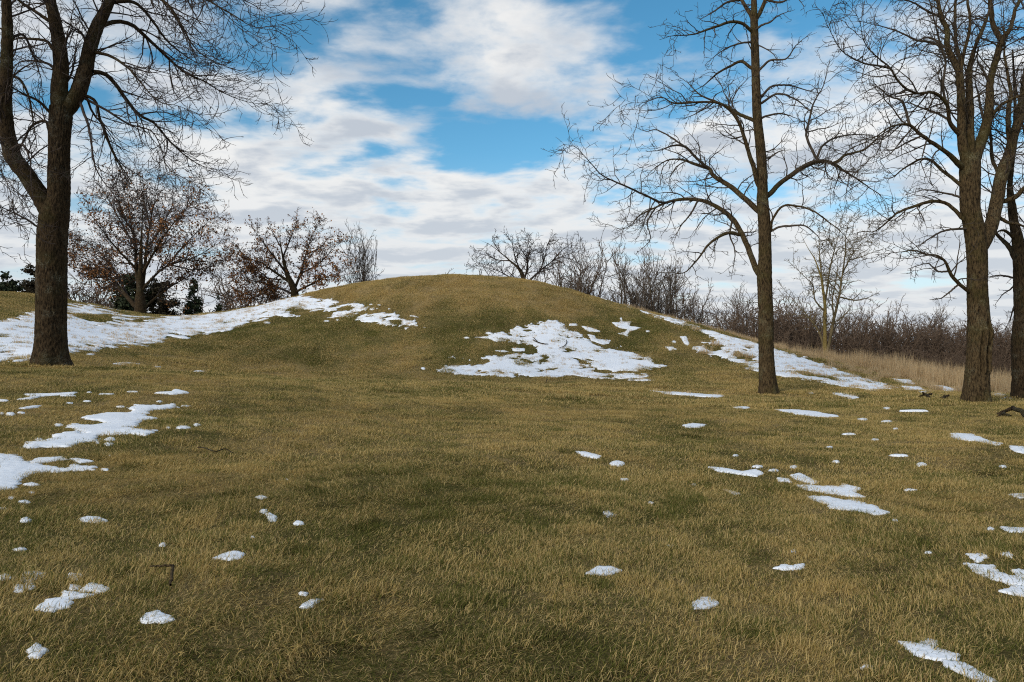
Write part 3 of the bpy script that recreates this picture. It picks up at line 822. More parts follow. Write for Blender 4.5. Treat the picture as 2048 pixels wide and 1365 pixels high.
def trunk_mesh(P4, sides, step, bark, flare, seed, cracks=()):
    """P4: (k,4) points with radius; furrowed bark and root flare as real relief"""
    L = np.linalg.norm(np.diff(P4[:, :3], axis=0), axis=1).sum()
    n = max(8, int(L / step))
    C = catmull(P4, n); P = C[:, :3]; R = C[:, 3]
    V, Q = tubes(P[None], np.maximum(R, 0.004)[None], sides)
    V = V.reshape(n, sides, 3)
    s = np.linspace(0, L, n)[:, None]; th = np.arange(sides)[None] / sides
    per = max(8, int(2 * np.pi * R.mean() / 0.055))
    x = th * per + seed * 3.7; w = 0.6 * pn(th * 6 + seed, s * 1.3, 0)
    x = th * per
    n1 = pn(x, s * 3.2 + seed + w * 0.8, per); n2 = pn(x * 2, s * 9 + seed * 2, per * 2)
    disp = bark * (0.9 - 2.4 * np.abs(n1)) + bark * 0.5 * n2
    disp = disp + 0.05 * R.mean() * pn(th * 5, s * 0.9 + seed, 5)
    fl = flare * np.exp(-s / 0.30) * (1 + 0.7 * np.sin(2 * np.pi * th * 5 + seed) + 0.35 * np.sin(2 * np.pi * th * 3 + 2 * seed))
    disp = disp + fl * 0.6
    for (tc, s0, s1, wid, dep) in cracks:
        dth = (th - tc + 0.5 + 0.01 * np.sin(s * 5)) % 1 - 0.5
        e = np.clip((s - s0) / 0.15, 0, 1) * np.clip((s1 - s) / 0.25, 0, 1)
        disp = disp + e * (-dep * np.exp(-(dth / wid) ** 2) + 0.5 * dep * np.exp(-((np.abs(dth) - 2.2 * wid) / wid) ** 2))
    disp = disp - 1.1 * bark
    nrm = V - P[:, None, :]; nrm /= np.linalg.norm(nrm, axis=2, keepdims=True) + 1e-9
    V = V + nrm * disp[..., None]
    return V.reshape(-1, 3), Q


def guide_tree(name, label, base_px, D, trunk, limbs, mats, seed, spread=0.5, bark=0.012, flare=0.12, sides=44, step=0.035,
               twig=None, cracks=(), group=None, lift=0.0, slim=1.0, leaves=None):
    """a tree whose stem and main limbs follow measured courses; the finer branching grows on them"""
    rg = np.random.default_rng(seed)
    mpp = D / F
    base = at(base_px[0], base_px[1], D)
    gz = ground(base[0], base[1])
    root = bpy.data.objects.new(name, None); COL.objects.link(root); root.location = (base[0], base[1], gz)
    tag(root, label, 'tree', group)
    org = np.array([base[0], base[1], gz])
    known = []     # (px, py, depth)
    T = [np.r_[at(a, b, D), w * mpp / 2 * (slim if k > 3 else 1)] for k, (a, b, w) in enumerate(trunk)]
    T[0][2] = gz - 0.12
    T = [np.r_[q[:3], q[3] * (1 - (0.85 * (k / (len(T) - 1)) ** 3 if D > 40 else 0))] for k, q in enumerate(T)]
    T = np.array(T)
    for a, b, w in trunk: known.append((a, b, D, None))
    Vt, Qt = trunk_mesh(np.c_[T[:, :3] - org, T[:, 3]], sides, step, bark, flare, seed, cracks)
    link('trunk', mesh_np('trunk', Vt, [Qt], mats[0]), root)
    tp = catmull(T, 28)
    PP = [tp[:, :3] - org]; RR = [np.maximum(tp[:, 3], 0.01)]
    tops = []
    for gi, g in enumerate(limbs):
        opt = {}
        if isinstance(g, tuple): g, opt = g
        k = min(range(len(known)), key=lambda q: (known[q][0] - g[0][0]) ** 2 + (known[q][1] - g[0][1]) ** 2)
        d0 = known[k][2]; host = known[k][3]
        first = len(known)
        sl = opt.get('s', rg.uniform(-spread, spread))
        acc = 0.0; pts = []
        for j, (a, b, w) in enumerate(g):
            w = w * slim * (1.0 if g[0][2] > 18 else 0.84)
            if j: acc += math.hypot(a - g[j - 1][0], b - g[j - 1][1]) * mpp
            d = d0 + sl * acc
            p = at(a, b, d); pts.append(np.r_[p - org, w * d / F / 2]); known.append((a, b, d, None))
        for j in range(len(g) - 1):     # denser memory for attaching side limbs
            known.append(((g[j][0] + g[j + 1][0]) / 2, (g[j][1] + g[j + 1][1]) / 2, d0 + sl * acc * (j + 0.5) / max(1, len(g) - 1), None))
        C = catmull(np.array(pts), 30)
        C[1:, :3] += 0.004 * rg.normal(size=(29, 3))
        uu = np.linspace(0, 1, 30)
        C[:, 3] *= (1 - 0.85 * uu ** 2) if D > 40 else (1 - 0.6 * uu ** 3)
        C[:, 3] = np.maximum(C[:, 3], 0.007)
        if g[0][2] > 11:
            Vl, Ql = trunk_mesh(C, 26, 0.05, bark * 0.6, 0.0, seed + gi)
        else:
            Vl, Ql = tubes(C[None, :, :3], C[None, :, 3], 9)
        lo_ = link('limb' if host is None else 'side_branch', mesh_np('limb' if host is None else 'side_branch', Vl, [Ql], mats[0] if g[0][2] > 7 else mats[1]), root if host is None else host)
        for q in range(first, len(known)): known[q] = known[q][:3] + (host or lo_,)
        PP.append(C[:, :3]); RR.append(C[:, 3])
    tw = dict(d1=1.6, d2=3.0, d3=4.5, a1=(35, 75), l1=(0.22, 0.42), g=(0.02, 0.05), wander=0.16, rmin=0.0055, L1=1.9, trunk_t=(0.55, 1.0))
    tw.update(twig or {})
    P = np.array(PP[1:]); R = np.array(RR[1:])
    parts = []
    A, AR = spawn(P, R, tw['d1'], (0.16, 1.0), tw['a1'], tw['l1'], 9, tw['wander'], tw['g'][0], tw['g'][1], rg, tw['rmin'], 0.010, 0.6, 0.35, tw['L1'], 0.4)
    A0, A0R = spawn(np.array(PP[:1]), np.array(RR[:1]), tw.get('dt', 1.0), tw['trunk_t'], (50, 85), (0.1, 0.2), 9, tw['wander'], tw['g'][0], tw['g'][1], rg, tw['rmin'], 0.010, 0.3, 0.4, tw['L1'], 0.2)
    # continuing tips
    A = np.concatenate([A, A0]); AR = np.concatenate([AR, A0R])
    parts.append(tubes(A, AR, 5))
    B2, B2R = spawn(A, AR, tw['d2'], (0.12, 1.0), (30, 70), (0.3, 0.6), 7, tw['wander'] * 1.15, tw['g'][0], tw['g'][1], rg, tw['rmin'], 0.008, 0.7, 0.16, 0.9, 0.45)
    parts.append(tubes(B2, B2R, 4))
    C3, C3R = spawn(B2, B2R, tw['d3'], (0.2, 1.0), (30, 65), (0.35, 0.65), 5, tw['wander'] * 1.2, tw['g'][0], tw['g'][1] * 1.5, rg, tw['rmin'] * 0.9, 0.006, 0.8, 0.09, 0.45, 0.4)
    parts.append(tubes(C3, C3R, 3))
    # fine twigs straight off the limbs
    E, ER = spawn(P, R, tw['d1'] * 1.2, (0.3, 1.0), (35, 80), (0.06, 0.14), 6, tw['wander'] * 1.2, tw['g'][0], tw['g'][1], rg, tw['rmin'], 0.008, 0.7, 0.18, 0.6, 0.3)
    parts.append(tubes(E, ER, 3))
    V, Q = join(parts)
    link('twigs', mesh_np('twigs', V, [Q], mats[1]), root, kind='stuff')
    if leaves:
        n, size, mat, bias = leaves
        allp = np.concatenate([B2.reshape(-1, 3), C3.reshape(-1, 3), A[:, 3:].reshape(-1, 3)])
        zz = allp[:, 2]; z1 = zz.max()
        pr = np.clip(1.15 - bias * zz / z1, 0.03, 1) * np.clip(0.5 + 1.3 * pn(allp[:, 0] * 0.7 + seed, allp[:, 1] * 0.5 + allp[:, 2] * 0.7), 0.05, 1.5)
        pick = rg.choice(len(allp), n, p=pr / pr.sum())
        c = allp[pick] + rg.normal(size=(n, 3)) * 0.08
        leaf_mesh(root, c, size, mat, rg)
    return root


def leaf_mesh(root, c, size, mat, rg, name='leaves'):
    n = len(c)
    a = rg.normal(size=(n, 3)); a[:, 2] -= 0.6; a /= np.linalg.norm(a, axis=1, keepdims=True)
    b = np.cross(a, rg.normal(size=(n, 3))); b /= np.linalg.norm(b, axis=1, keepdims=True)
    nn = np.cross(a, b)
    s = (size * rg.uniform(0.6, 1.3, n))[:, None]
    V = np.stack([c, c + a * s * .5 + b * s * .33 + nn * s * .10, c + a * s, c + a * s * .5 - b * s * .33 + nn * s * .10], 1)
    id_ = np.arange(n * 4).reshape(n, 4)
    Q = np.concatenate([id_[:, [0, 1, 2]], id_[:, [0, 2, 3]]])
    return link(name, mesh_np(name, V.reshape(-1, 3), [Q], mat, False), root, kind='stuff')


DK = (M['bark_dark'], M['twig_dark']); MD = (M['bark_mid'], M['twig_mid'])

# ---- the thick left tree
guide_tree('bare_tree', 'thick dark bare tree at left with drooping branches, forked above the snow', (103, 735), 22,
    [(103, 735, 64), (102, 715, 62), (102, 690, 59), (102, 640, 57), (103, 560, 56), (105, 470, 56), (110, 425, 54), (117, 390, 43), (118, 330, 41), (119, 280, 41), (121, 240, 43), (122, 215, 42)],
    [
     ([(121, 235, 36), (119, 176, 32), (122, 132, 30), (117, 82, 28), (110, 44, 27), (101, 0, 25), (97, -45, 22), (95, -110, 15)], dict(s=-0.1)),
     ([(122, 232, 34), (152, 193, 31), (167, 152, 30), (177, 111, 28), (188, 70, 28), (202, 38, 26), (218, 6, 24), (235, -40, 20), (260, -120, 12)], dict(s=0.15)),
     ([(103, 432, 38), (79, 390, 35), (50, 346, 33), (26, 313, 33), (15, 264, 29), (10, 205, 27), (13, 146, 27), (15, 73, 26), (13, 0, 26), (12, -60, 20), (5, -130, 12)], dict(s=-0.2)),
     [(187, 144, 11), (211, 149, 10), (234, 173, 9), (252, 199, 8.5), (278, 230, 7), (308, 246, 6), (334, 277, 5), (363, 305, 4), (390, 325, 3.2), (419, 337, 2.6), (457, 343, 1.6)],
     [(202, 53, 11), (228, 44, 10), (261, 48, 9.5), (287, 70, 8.5), (316, 97, 7), (346, 126, 6), (378, 149, 5), (410, 164, 4), (448, 187, 3), (498, 205, 2.4), (550, 211, 1.5)],
     [(190, 105, 8), (217, 111, 7), (243, 126, 6), (264, 144, 5), (281, 164, 4), (305, 193, 3), (328, 208, 2.6), (352, 211, 2.2), (404, 231, 1.5)],
     [(231, 4, 9), (264, 4, 8), (287, 20, 7), (311, 50, 6), (334, 82, 5), (366, 108, 3.6), (401, 129, 2.4), (445, 133, 1.6)],
     [(240, -55, 10), (300, -62, 9), (380, -22, 7), (434, 12, 5), (469, 32, 4), (504, 53, 3), (553, 62, 1.5)],
     [(225, -10, 9), (280, -20, 8), (330, 5, 7), (360, 45, 6), (385, 90, 4), (420, 120, 3), (470, 140, 1.6)],
     [(245, -70, 9), (320, -75, 8), (400, -60, 6), (470, -10, 4), (515, 15, 2.6), (545, 40, 1.5)],
     [(158, 199, 7), (176, 250, 6), (182, 281, 5), (187, 322, 4), (202, 357, 3), (228, 390, 2.4), (240, 415, 1.6)],
     [(160, 187, 8), (190, 202, 7), (199, 234, 6), (214, 278, 5), (234, 322, 4), (255, 351, 3), (272, 381, 2), (285, 410, 1.5)],
     [(158, 192, 7), (190, 208, 6), (211, 220, 5.5), (234, 234, 5), (258, 249, 4), (281, 255, 3.4), (305, 264, 3), (322, 296, 2.6), (331, 328, 2.4), (352, 349, 2), (381, 363, 1.8), (419, 390, 1.5)],
     [(165, 170, 6), (185, 225, 5), (205, 250, 4.4), (225, 300, 3.6), (245, 330, 3), (290, 360, 2), (320, 395, 1.5)],
     [(107, 100, 8), (91, 82, 7), (59, 78, 6), (32, 78, 5), (8, 95, 4)],
     [(110, 44, 10), (97, 41, 9), (70, 23, 7.5), (44, 6, 7), (15, -12, 5)],
     [(116, 272, 8), (101, 270, 7), (91, 243, 6.5), (64, 252, 6), (50, 278, 5), (38, 305, 4), (40, 345, 2)],
     [(116, 232, 8), (100, 225, 7), (76, 202, 6), (44, 187, 5), (12, 170, 3), (-15, 175, 2)],
     [(118, 150, 7), (100, 130, 6), (70, 122, 5), (40, 125, 4), (20, 140, 2)],
     [(90, 456, 5), (74, 453, 5), (51, 438, 4.5), (23, 424, 3.6), (0, 416, 2.6), (-30, 425, 1.6)],
     [(15, 260, 9), (-15, 255, 8), (-30, 300, 6), (-20, 360, 4), (0, 410, 3), (10, 455, 1.6)],
     [(20, 300, 7), (45, 290, 6), (60, 320, 4), (62, 360, 3), (68, 410, 1.6)],
     [(14, 150, 8), (40, 160, 6), (58, 195, 5), (66, 240, 4), (75, 300, 2)],
     [(15, 80, 7), (45, 70, 6), (62, 100, 5), (80, 150, 3), (85, 190, 2)],
     [(120, 180, 6), (142, 150, 5), (150, 110, 4), (155, 70, 2)],
     [(177, 100, 6), (165, 70, 5), (150, 60, 4), (138, 90, 2.4)],
     [(10, 200, 6), (-20, 220, 5), (-25, 280, 4), (-5, 330, 3), (20, 380, 2), (30, 440, 1.5)],
    ], DK, 3, spread=0.7, bark=0.024, flare=0.26, sides=96, step=0.025,
    twig=dict(d1=4.2, d2=4.2, d3=4.2, a1=(25, 60), l1=(0.28, 0.55), g=(-0.12, 0.16), wander=0.11, L1=2.0, dt=0.0, rmin=0.0085))

# ---- the slender middle tree
guide_tree('bare_tree', 'slender bare tree with one straight trunk standing right of the mound', (1538, 786), 28,
    [(1538, 786, 34), (1536, 770, 33), (1534, 745, 32), (1532, 692, 30), (1532, 640, 30), (1530, 589, 29), (1529, 552, 30), (1530, 514, 26), (1529, 452, 25), (1525, 401, 23), (1525, 376, 21), (1522, 308, 20), (1515, 239, 18.5), (1512, 171, 17.5),
     (1510, 103, 16.5), (1508, 44, 15.5), (1508, 10, 12), (1508, -60, 9), (1505, -150, 5)],
    [
     [(1526, 556, 17), (1513, 541, 15), (1503, 514, 14), (1486, 473, 13), (1466, 439, 12), (1435, 415, 11), (1397, 400, 10), (1349, 401, 9), (1312, 415, 6.5), (1278, 432, 5), (1261, 452, 4), (1230, 463, 2)],
     [(1349, 401, 7), (1325, 406, 5.5), (1291, 391, 5), (1254, 374, 4.5), (1230, 364, 4), (1203, 350, 3.5), (1185, 331, 3), (1165, 308, 2.6), (1150, 294, 2.2), (1126, 289, 1.5)],
     [(1479, 470, 9), (1459, 466, 7.5), (1435, 476, 6.5), (1414, 493, 5.5), (1397, 517, 4.5), (1370, 545, 3.4), (1346, 546, 2.6), (1312, 545, 1.5)],
     [(1525, 430, 15), (1512, 418, 14), (1490, 398, 13), (1462, 374, 12), (1428, 353, 11), (1418, 338, 10), (1387, 328, 8), (1363, 320, 6.5), (1336, 321, 5), (1308, 338, 4), (1285, 362, 2)],
     [(1418, 338, 7), (1394, 318, 6.5), (1370, 294, 6), (1346, 292, 5), (1319, 301, 3.4), (1291, 304, 2)],
     [(1370, 294, 4.5), (1339, 273, 3.6), (1312, 260, 3), (1291, 263, 2.4), (1267, 253, 1.5)],
     ([(1520, 375, 13), (1515, 366, 12), (1507, 335, 11), (1496, 301, 10), (1486, 267, 9), (1473, 236, 8.5), (1452, 214, 8), (1428, 205, 6.5), (1390, 205, 6), (1349, 207, 5), (1322, 195, 4), (1291, 205, 3), (1261, 205, 2.4), (1237, 191, 1.5)], dict(s=-0.25)),
     [(1512, 243, 9), (1500, 238, 8.5), (1479, 229, 8), (1455, 215, 7), (1435, 205, 5.5), (1400, 190, 4), (1373, 164, 2.4), (1350, 150, 1.5)],
     [(1510, 140, 9), (1500, 135, 8), (1483, 123, 7), (1462, 132, 6), (1435, 147, 5), (1408, 171, 3.4), (1380, 185, 2)],
     [(1509, 70, 9), (1500, 60, 8), (1486, 48, 7.5), (1462, 44, 7), (1435, 53, 6), (1408, 62, 5), (1384, 70, 4), (1346, 72, 3), (1319, 80, 1.5)],
     [(1527, 395, 15), (1540, 388, 13), (1558, 369, 12), (1585, 349, 12), (1613, 331, 12), (1640, 323, 11), (1667, 328, 9), (1688, 342, 6.5), (1715, 359, 5), (1739, 376, 4), (1766, 396, 2.4), (1780, 425, 1.5)],
     [(1636, 324, 7), (1628, 308, 6.5), (1613, 273, 6), (1619, 239, 5), (1628, 205, 4), (1647, 171, 3), (1660, 120, 1.5)],
     [(1667, 328, 8), (1680, 320, 7), (1691, 311, 6), (1729, 299, 5), (1760, 273, 4), (1797, 249, 2.4)],
     [(1633, 318, 6), (1647, 290, 5), (1681, 273, 4), (1732, 270, 3), (1767, 277, 1.6)],
     [(1514, 145, 7), (1524, 135, 6), (1541, 121, 5), (1572, 118, 4), (1592, 92, 3), (1623, 65, 1.8)],
     [(1514, 195, 7), (1526, 190, 6), (1544, 173, 5), (1578, 171, 4), (1613, 181, 3), (1643, 188, 1.8)],
     [(1516, 210, 7), (1527, 204, 6), (1555, 188, 5), (1589, 198, 4), (1619, 222, 2.6), (1640, 250, 1.6)],
     [(1530, 468, 9), (1541, 462, 8), (1544, 442, 6), (1565, 413, 5.4), (1596, 413, 5), (1626, 422, 4.4), (1654, 442, 4), (1681, 463, 3), (1702, 487, 1.6)],
     [(1541, 463, 6), (1561, 454, 5), (1585, 452, 5), (1609, 452, 4), (1633, 470, 3), (1650, 494, 1.8)],
     [(1508, 44, 10), (1495, 20, 9), (1480, -5, 8), (1462, -40, 6), (1440, -100, 3)],
     [(1510, 40, 11), (1519, 27, 10), (1531, 0, 9), (1545, -40, 7), (1565, -110, 3)],
     [(1510, 90, 6), (1500, 85, 5), (1470, 90, 4), (1440, 105, 3), (1410, 130, 1.6)],
     [(1511, 60, 6), (1525, 50, 5), (1540, 45, 4), (1560, 30, 3), (1590, 20, 1.6)],
     [(1523, 318, 5), (1540, 315, 4.4), (1555, 305, 4), (1570, 300, 2.4)],
     [(1480, 0, 6), (1455, 5, 5), (1425, 25, 4), (1400, 40, 2)],
     [(1531, 0, 6), (1560, 5, 5), (1590, -5, 4), (1610, 15, 1.8)],
     [(1516, 240, 6), (1535, 232, 5), (1565, 228, 4), (1600, 240, 2)],
     [(1465, 438, 5), (1460, 470, 4), (1470, 505, 3), (1462, 560, 1.6)],
     [(1397, 400, 5), (1380, 430, 4), (1360, 455, 3), (1345, 490, 1.6)],
     [(1312, 415, 4), (1295, 445, 3), (1300, 480, 2.4), (1270, 510, 1.5)],
    ], MD, 9, spread=0.75, bark=0.016, flare=0.20, sides=72, step=0.03,
    twig=dict(d1=3.4, d2=3.8, d3=3.6, a1=(35, 80), l1=(0.22, 0.45), g=(-0.03, 0.05), wander=0.20, L1=1.9, dt=1.0, rmin=0.0095, trunk_t=(0.45, 1.0)))

# ---- the cracked right tree
guide_tree('bare_tree', 'large many-stemmed bare tree at right with a long crack in its trunk', (1953, 810), 22,
    [(1953, 811, 46), (1953, 795, 46), (1954, 762, 45), (1956, 715, 43), (1958, 668, 44), (1958, 646, 42), (1955, 589, 39), (1955, 542, 38), (1953, 494, 39), (1947, 450, 38), (1940, 415, 37), (1940, 381, 38), (1940, 337, 39), (1942, 310, 34)],
    [
     ([(1935, 330, 24), (1925, 290, 19), (1923, 264, 17), (1923, 220, 17), (1921, 176, 16), (1917, 141, 15), (1896, 97, 13), (1894, 59, 12), (1882, 35, 11), (1876, 0, 10), (1870, -45, 8), (1860, -120, 4)], dict(s=-0.1)),
     ([(1942, 325, 22), (1940, 264, 16), (1940, 205, 15), (1938, 164, 14), (1940, 135, 12), (1949, 97, 8.5), (1961, 67, 7.5), (1978, 23, 6), (1985, -25, 4), (1990, -90, 3)], dict(s=0.1)),
     [(1919, 150, 11), (1923, 126, 10), (1914, 97, 8.5), (1910, 53, 8), (1911, 0, 7), (1911, -60, 4)],
     [(1921, 150, 9), (1926, 114, 8), (1940, 53, 7.5), (1935, 0, 7), (1930, -60, 4)],
     ([(1945, 330, 28), (1956, 299, 23), (1973, 249, 20), (1979, 205, 17), (1980, 164, 15), (1993, 117, 14), (2005, 79, 14), (2020, 59, 11), (2031, 18, 10), (2039, 0, 9), (2050, -60, 6)], dict(s=0.2)),
     [(2003, 82, 13), (1987, 53, 12), (1983, 23, 12), (1981, 0, 11), (1985, -60, 7), (1980, -120, 4)],
     [(1978, 238, 10), (1985, 230, 9), (2002, 211, 8), (2022, 199, 8), (2046, 188, 7), (2080, 165, 4)],
     [(1920, 270, 13), (1913, 262, 12), (1899, 243, 10), (1894, 211, 9), (1876, 190, 8), (1858, 185, 7.5), (1838, 188, 7), (1809, 176, 6.5), (1791, 155, 6), (1782, 138, 5.5), (1750, 111, 5), (1729, 85, 4), (1717, 38, 3), (1691, 3, 1.6)],
     [(1782, 138, 5.5), (1764, 133, 5), (1726, 126, 4), (1685, 103, 3), (1659, 59, 2.2), (1645, 25, 1.5)],
     [(1894, 211, 6), (1886, 173, 5.5), (1891, 126, 5), (1883, 97, 4.5), (1873, 59, 4.4), (1861, 9, 4), (1850, -40, 2)],
     [(1930, 338, 17), (1917, 328, 15), (1896, 308, 11), (1867, 287, 10), (1844, 272, 9), (1820, 252, 8), (1806, 249, 6), (1779, 255, 5), (1750, 275, 4), (1700, 300, 3), (1670, 325, 1.6)],
     [(1820, 252, 7), (1809, 214, 6), (1800, 200, 5), (1779, 193, 4), (1750, 173, 3), (1725, 170, 1.6)],
     [(1930, 376, 10), (1923, 372, 9), (1905, 357, 8), (1882, 340, 7), (1864, 322, 6.5), (1841, 319, 6), (1809, 337, 5), (1782, 357, 4), (1765, 355, 2)],
     [(1930, 440, 11), (1922, 435, 10), (1908, 419, 8.5), (1889, 406, 8), (1863, 403, 8), (1829, 413, 7), (1797, 425, 6), (1778, 441, 5), (1750, 463, 4), (1728, 463, 3), (1700, 470, 1.8)],
     [(1940, 460, 7), (1928, 458, 6), (1892, 461, 5), (1867, 472, 4), (1838, 491, 3), (1813, 504, 1.8)],
     [(1945, 588, 10), (1933, 580, 9), (1917, 567, 8.5), (1901, 548, 8), (1892, 526, 6.5), (1876, 512, 5), (1854, 509, 4.4), (1826, 501, 4), (1807, 504, 3), (1781, 507, 2.6), (1750, 510, 1.8)],
     [(1917, 569, 5), (1901, 583, 4), (1882, 597, 3.2), (1859, 600, 2.4)],
     [(1901, 543, 5), (1876, 543, 4), (1857, 528, 3.2), (1835, 532, 2.6), (1815, 539, 1.8)],
     ([(1957, 500, 30), (1970, 480, 27), (1981, 455, 27), (1989, 425, 25), (1996, 390, 25), (2000, 366, 24), (2008, 337, 25), (2020, 308, 22), (2027, 272, 19), (2037, 243, 19), (2043, 205, 16), (2052, 150, 14), (2065, 60, 10), (2075, -30, 6)], dict(s=0.3)),
     [(2022, 300, 13), (2017, 264, 12), (2017, 220, 12), (2022, 190, 9.5), (2015, 146, 8), (2009, 111, 6.5), (2008, 50, 5), (2005, -10, 3)],
     [(2000, 360, 9), (1993, 340, 8), (1984, 316, 8), (1981, 264, 6), (1975, 230, 4), (1968, 190, 2)],
     [(2000, 405, 13), (2030, 395, 12), (2050, 375, 11), (2085, 345, 7)],
     [(1990, 430, 9), (2015, 445, 8), (2040, 450, 6), (2070, 470, 3)],
     [(1896, 97, 7), (1860, 85, 6), (1830, 80, 5), (1800, 65, 4), (1760, 52, 3), (1715, 42, 1.6)],
     [(1882, 35, 6), (1850, 20, 5), (1825, 5, 4), (1780, -5, 3), (1740, 0, 1.6)],
     [(1890, 95, 6), (1870, 80, 5), (1850, 75, 4), (1825, 90, 3), (1790, 110, 1.6)],
     [(1898, 240, 6), (1870, 225, 5), (1840, 215, 4), (1810, 205, 3), (1770, 215, 1.6)],
     [(1844, 272, 5), (1815, 285, 4), (1785, 300, 3), (1750, 300, 1.6)],
     [(1980, 170, 6), (1965, 140, 5), (1955, 120, 4), (1955, 90, 2)],
     [(1972, 255, 7), (1962, 220, 6), (1957, 190, 5), (1950, 160, 3), (1955, 130, 2)],
     [(1933, 400, 6), (1905, 390, 5), (1880, 385, 4), (1850, 380, 3), (1810, 390, 1.6)],
    ], MD, 15, spread=0.7, bark=0.020, flare=0.20, sides=84, step=0.028,
    cracks=((0.785, 0.95, 2.5, 0.022, 0.16), (0.695, 0.9, 2.25, 0.014, 0.10)),
    twig=dict(d1=4.8, d2=4.4, d3=4.0, a1=(35, 80), l1=(0.22, 0.45), g=(-0.02, 0.04), wander=0.17, L1=1.7, dt=0.0, rmin=0.0078))

# ---- the tree at the right picture edge
guide_tree('bare_tree', 'dark bare tree cut by the right picture edge behind the cracked tree', (2046, 798), 25,
    [(2046, 799, 38), (2045, 770, 37), (2043, 683, 36), (2047, 636, 35), (2044, 573, 31), (2041, 526, 27), (2035, 479, 22), (2028, 447, 18), (2024, 416, 16), (2020, 370, 11), (2027, 300, 8), (2030, 200, 6), (2025, 100, 4)],
    [
     [(2040, 530, 18), (2030, 515, 15), (2018, 494, 12), (1993, 468, 8), (1975, 440, 5), (1970, 400, 3)],
     [(2048, 563, 6), (2043, 561, 5.4), (2018, 554, 5), (1999, 551, 4), (1974, 554, 2)],
     [(2042, 570, 26), (2060, 530, 22), (2075, 450, 18), (2090, 350, 14), (2095, 200, 10), (2090, 50, 6)],
     [(2085, 380, 10), (2065, 330, 8), (2052, 280, 6), (2040, 220, 4), (2030, 150, 2)],
     [(2035, 485, 8), (2015, 465, 7), (2000, 462, 5), (1985, 475, 3)],
     [(2045, 600, 5), (2030, 610, 4), (2020, 640, 3), (2010, 660, 1.6)],
     [(2048, 545, 5), (2025, 575, 4), (2005, 590, 3), (1990, 610, 1.6)],
    ], DK, 21, spread=0.6, bark=0.018, flare=0.2, sides=48, step=0.035,
    twig=dict(d1=3.6, d2=4.0, d3=3.6, g=(-0.04, 0.04), wander=0.16, L1=1.8, dt=0.0, rmin=0.0085))

# ---- the young yellowish tree behind the ridge
guide_tree('young_tree', 'young yellow-barked tree with several stems growing behind the snowy ridge', (1652, 722), 46,
    [(1652, 724, 8), (1651, 705, 9), (1650, 687, 8), (1650, 650, 7), (1650, 611, 7), (1646, 580, 6), (1642, 555, 5), (1630, 520, 4), (1615, 495, 3), (1600, 465, 2)],
    [
     [(1652, 706, 7), (1658, 690, 7.5), (1668, 638, 7), (1680, 585, 6), (1685, 549, 5), (1705, 509, 4), (1725, 485, 3), (1744, 466, 1.6)],
     [(1650, 705, 6), (1642, 674, 5), (1632, 654, 4.4), (1615, 632, 3.6), (1599, 615, 3), (1576, 588, 2.2), (1560, 575, 1.5)],
     [(1650, 605, 5), (1655, 575, 4.4), (1658, 549, 4), (1665, 516, 3.4), (1678, 466, 2.6), (1685, 433, 1.6)],
     [(1681, 595, 4), (1711, 601, 3.4), (1738, 595, 2.6), (1762, 582, 1.5)],
     [(1685, 549, 4), (1690, 510, 3), (1692, 470, 2.4), (1700, 430, 1.5)],
     [(1650, 625, 4), (1630, 600, 3.4), (1625, 570, 3), (1600, 545, 2), (1585, 520, 1.5)],
     [(1644, 560, 4), (1640, 520, 3), (1638, 480, 2.4), (1640, 440, 1.5)],
     [(1668, 640, 4), (1665, 600, 3.4), (1672, 560, 3), (1675, 520, 2), (1660, 480, 1.5)],
     [(1700, 520, 3), (1720, 515, 2.6), (1745, 505, 2), (1765, 500, 1.5)],
    ], (M['bark_yellow'], M['twig_yellow']), 33, spread=0.6, bark=0.006, flare=0.05, sides=20, step=0.08,
    twig=dict(d1=3.4, d2=4.6, d3=4.6, a1=(30, 60), l1=(0.25, 0.5), g=(0.0, 0.06), wander=0.17, L1=2.2, dt=0.8, rmin=0.013))

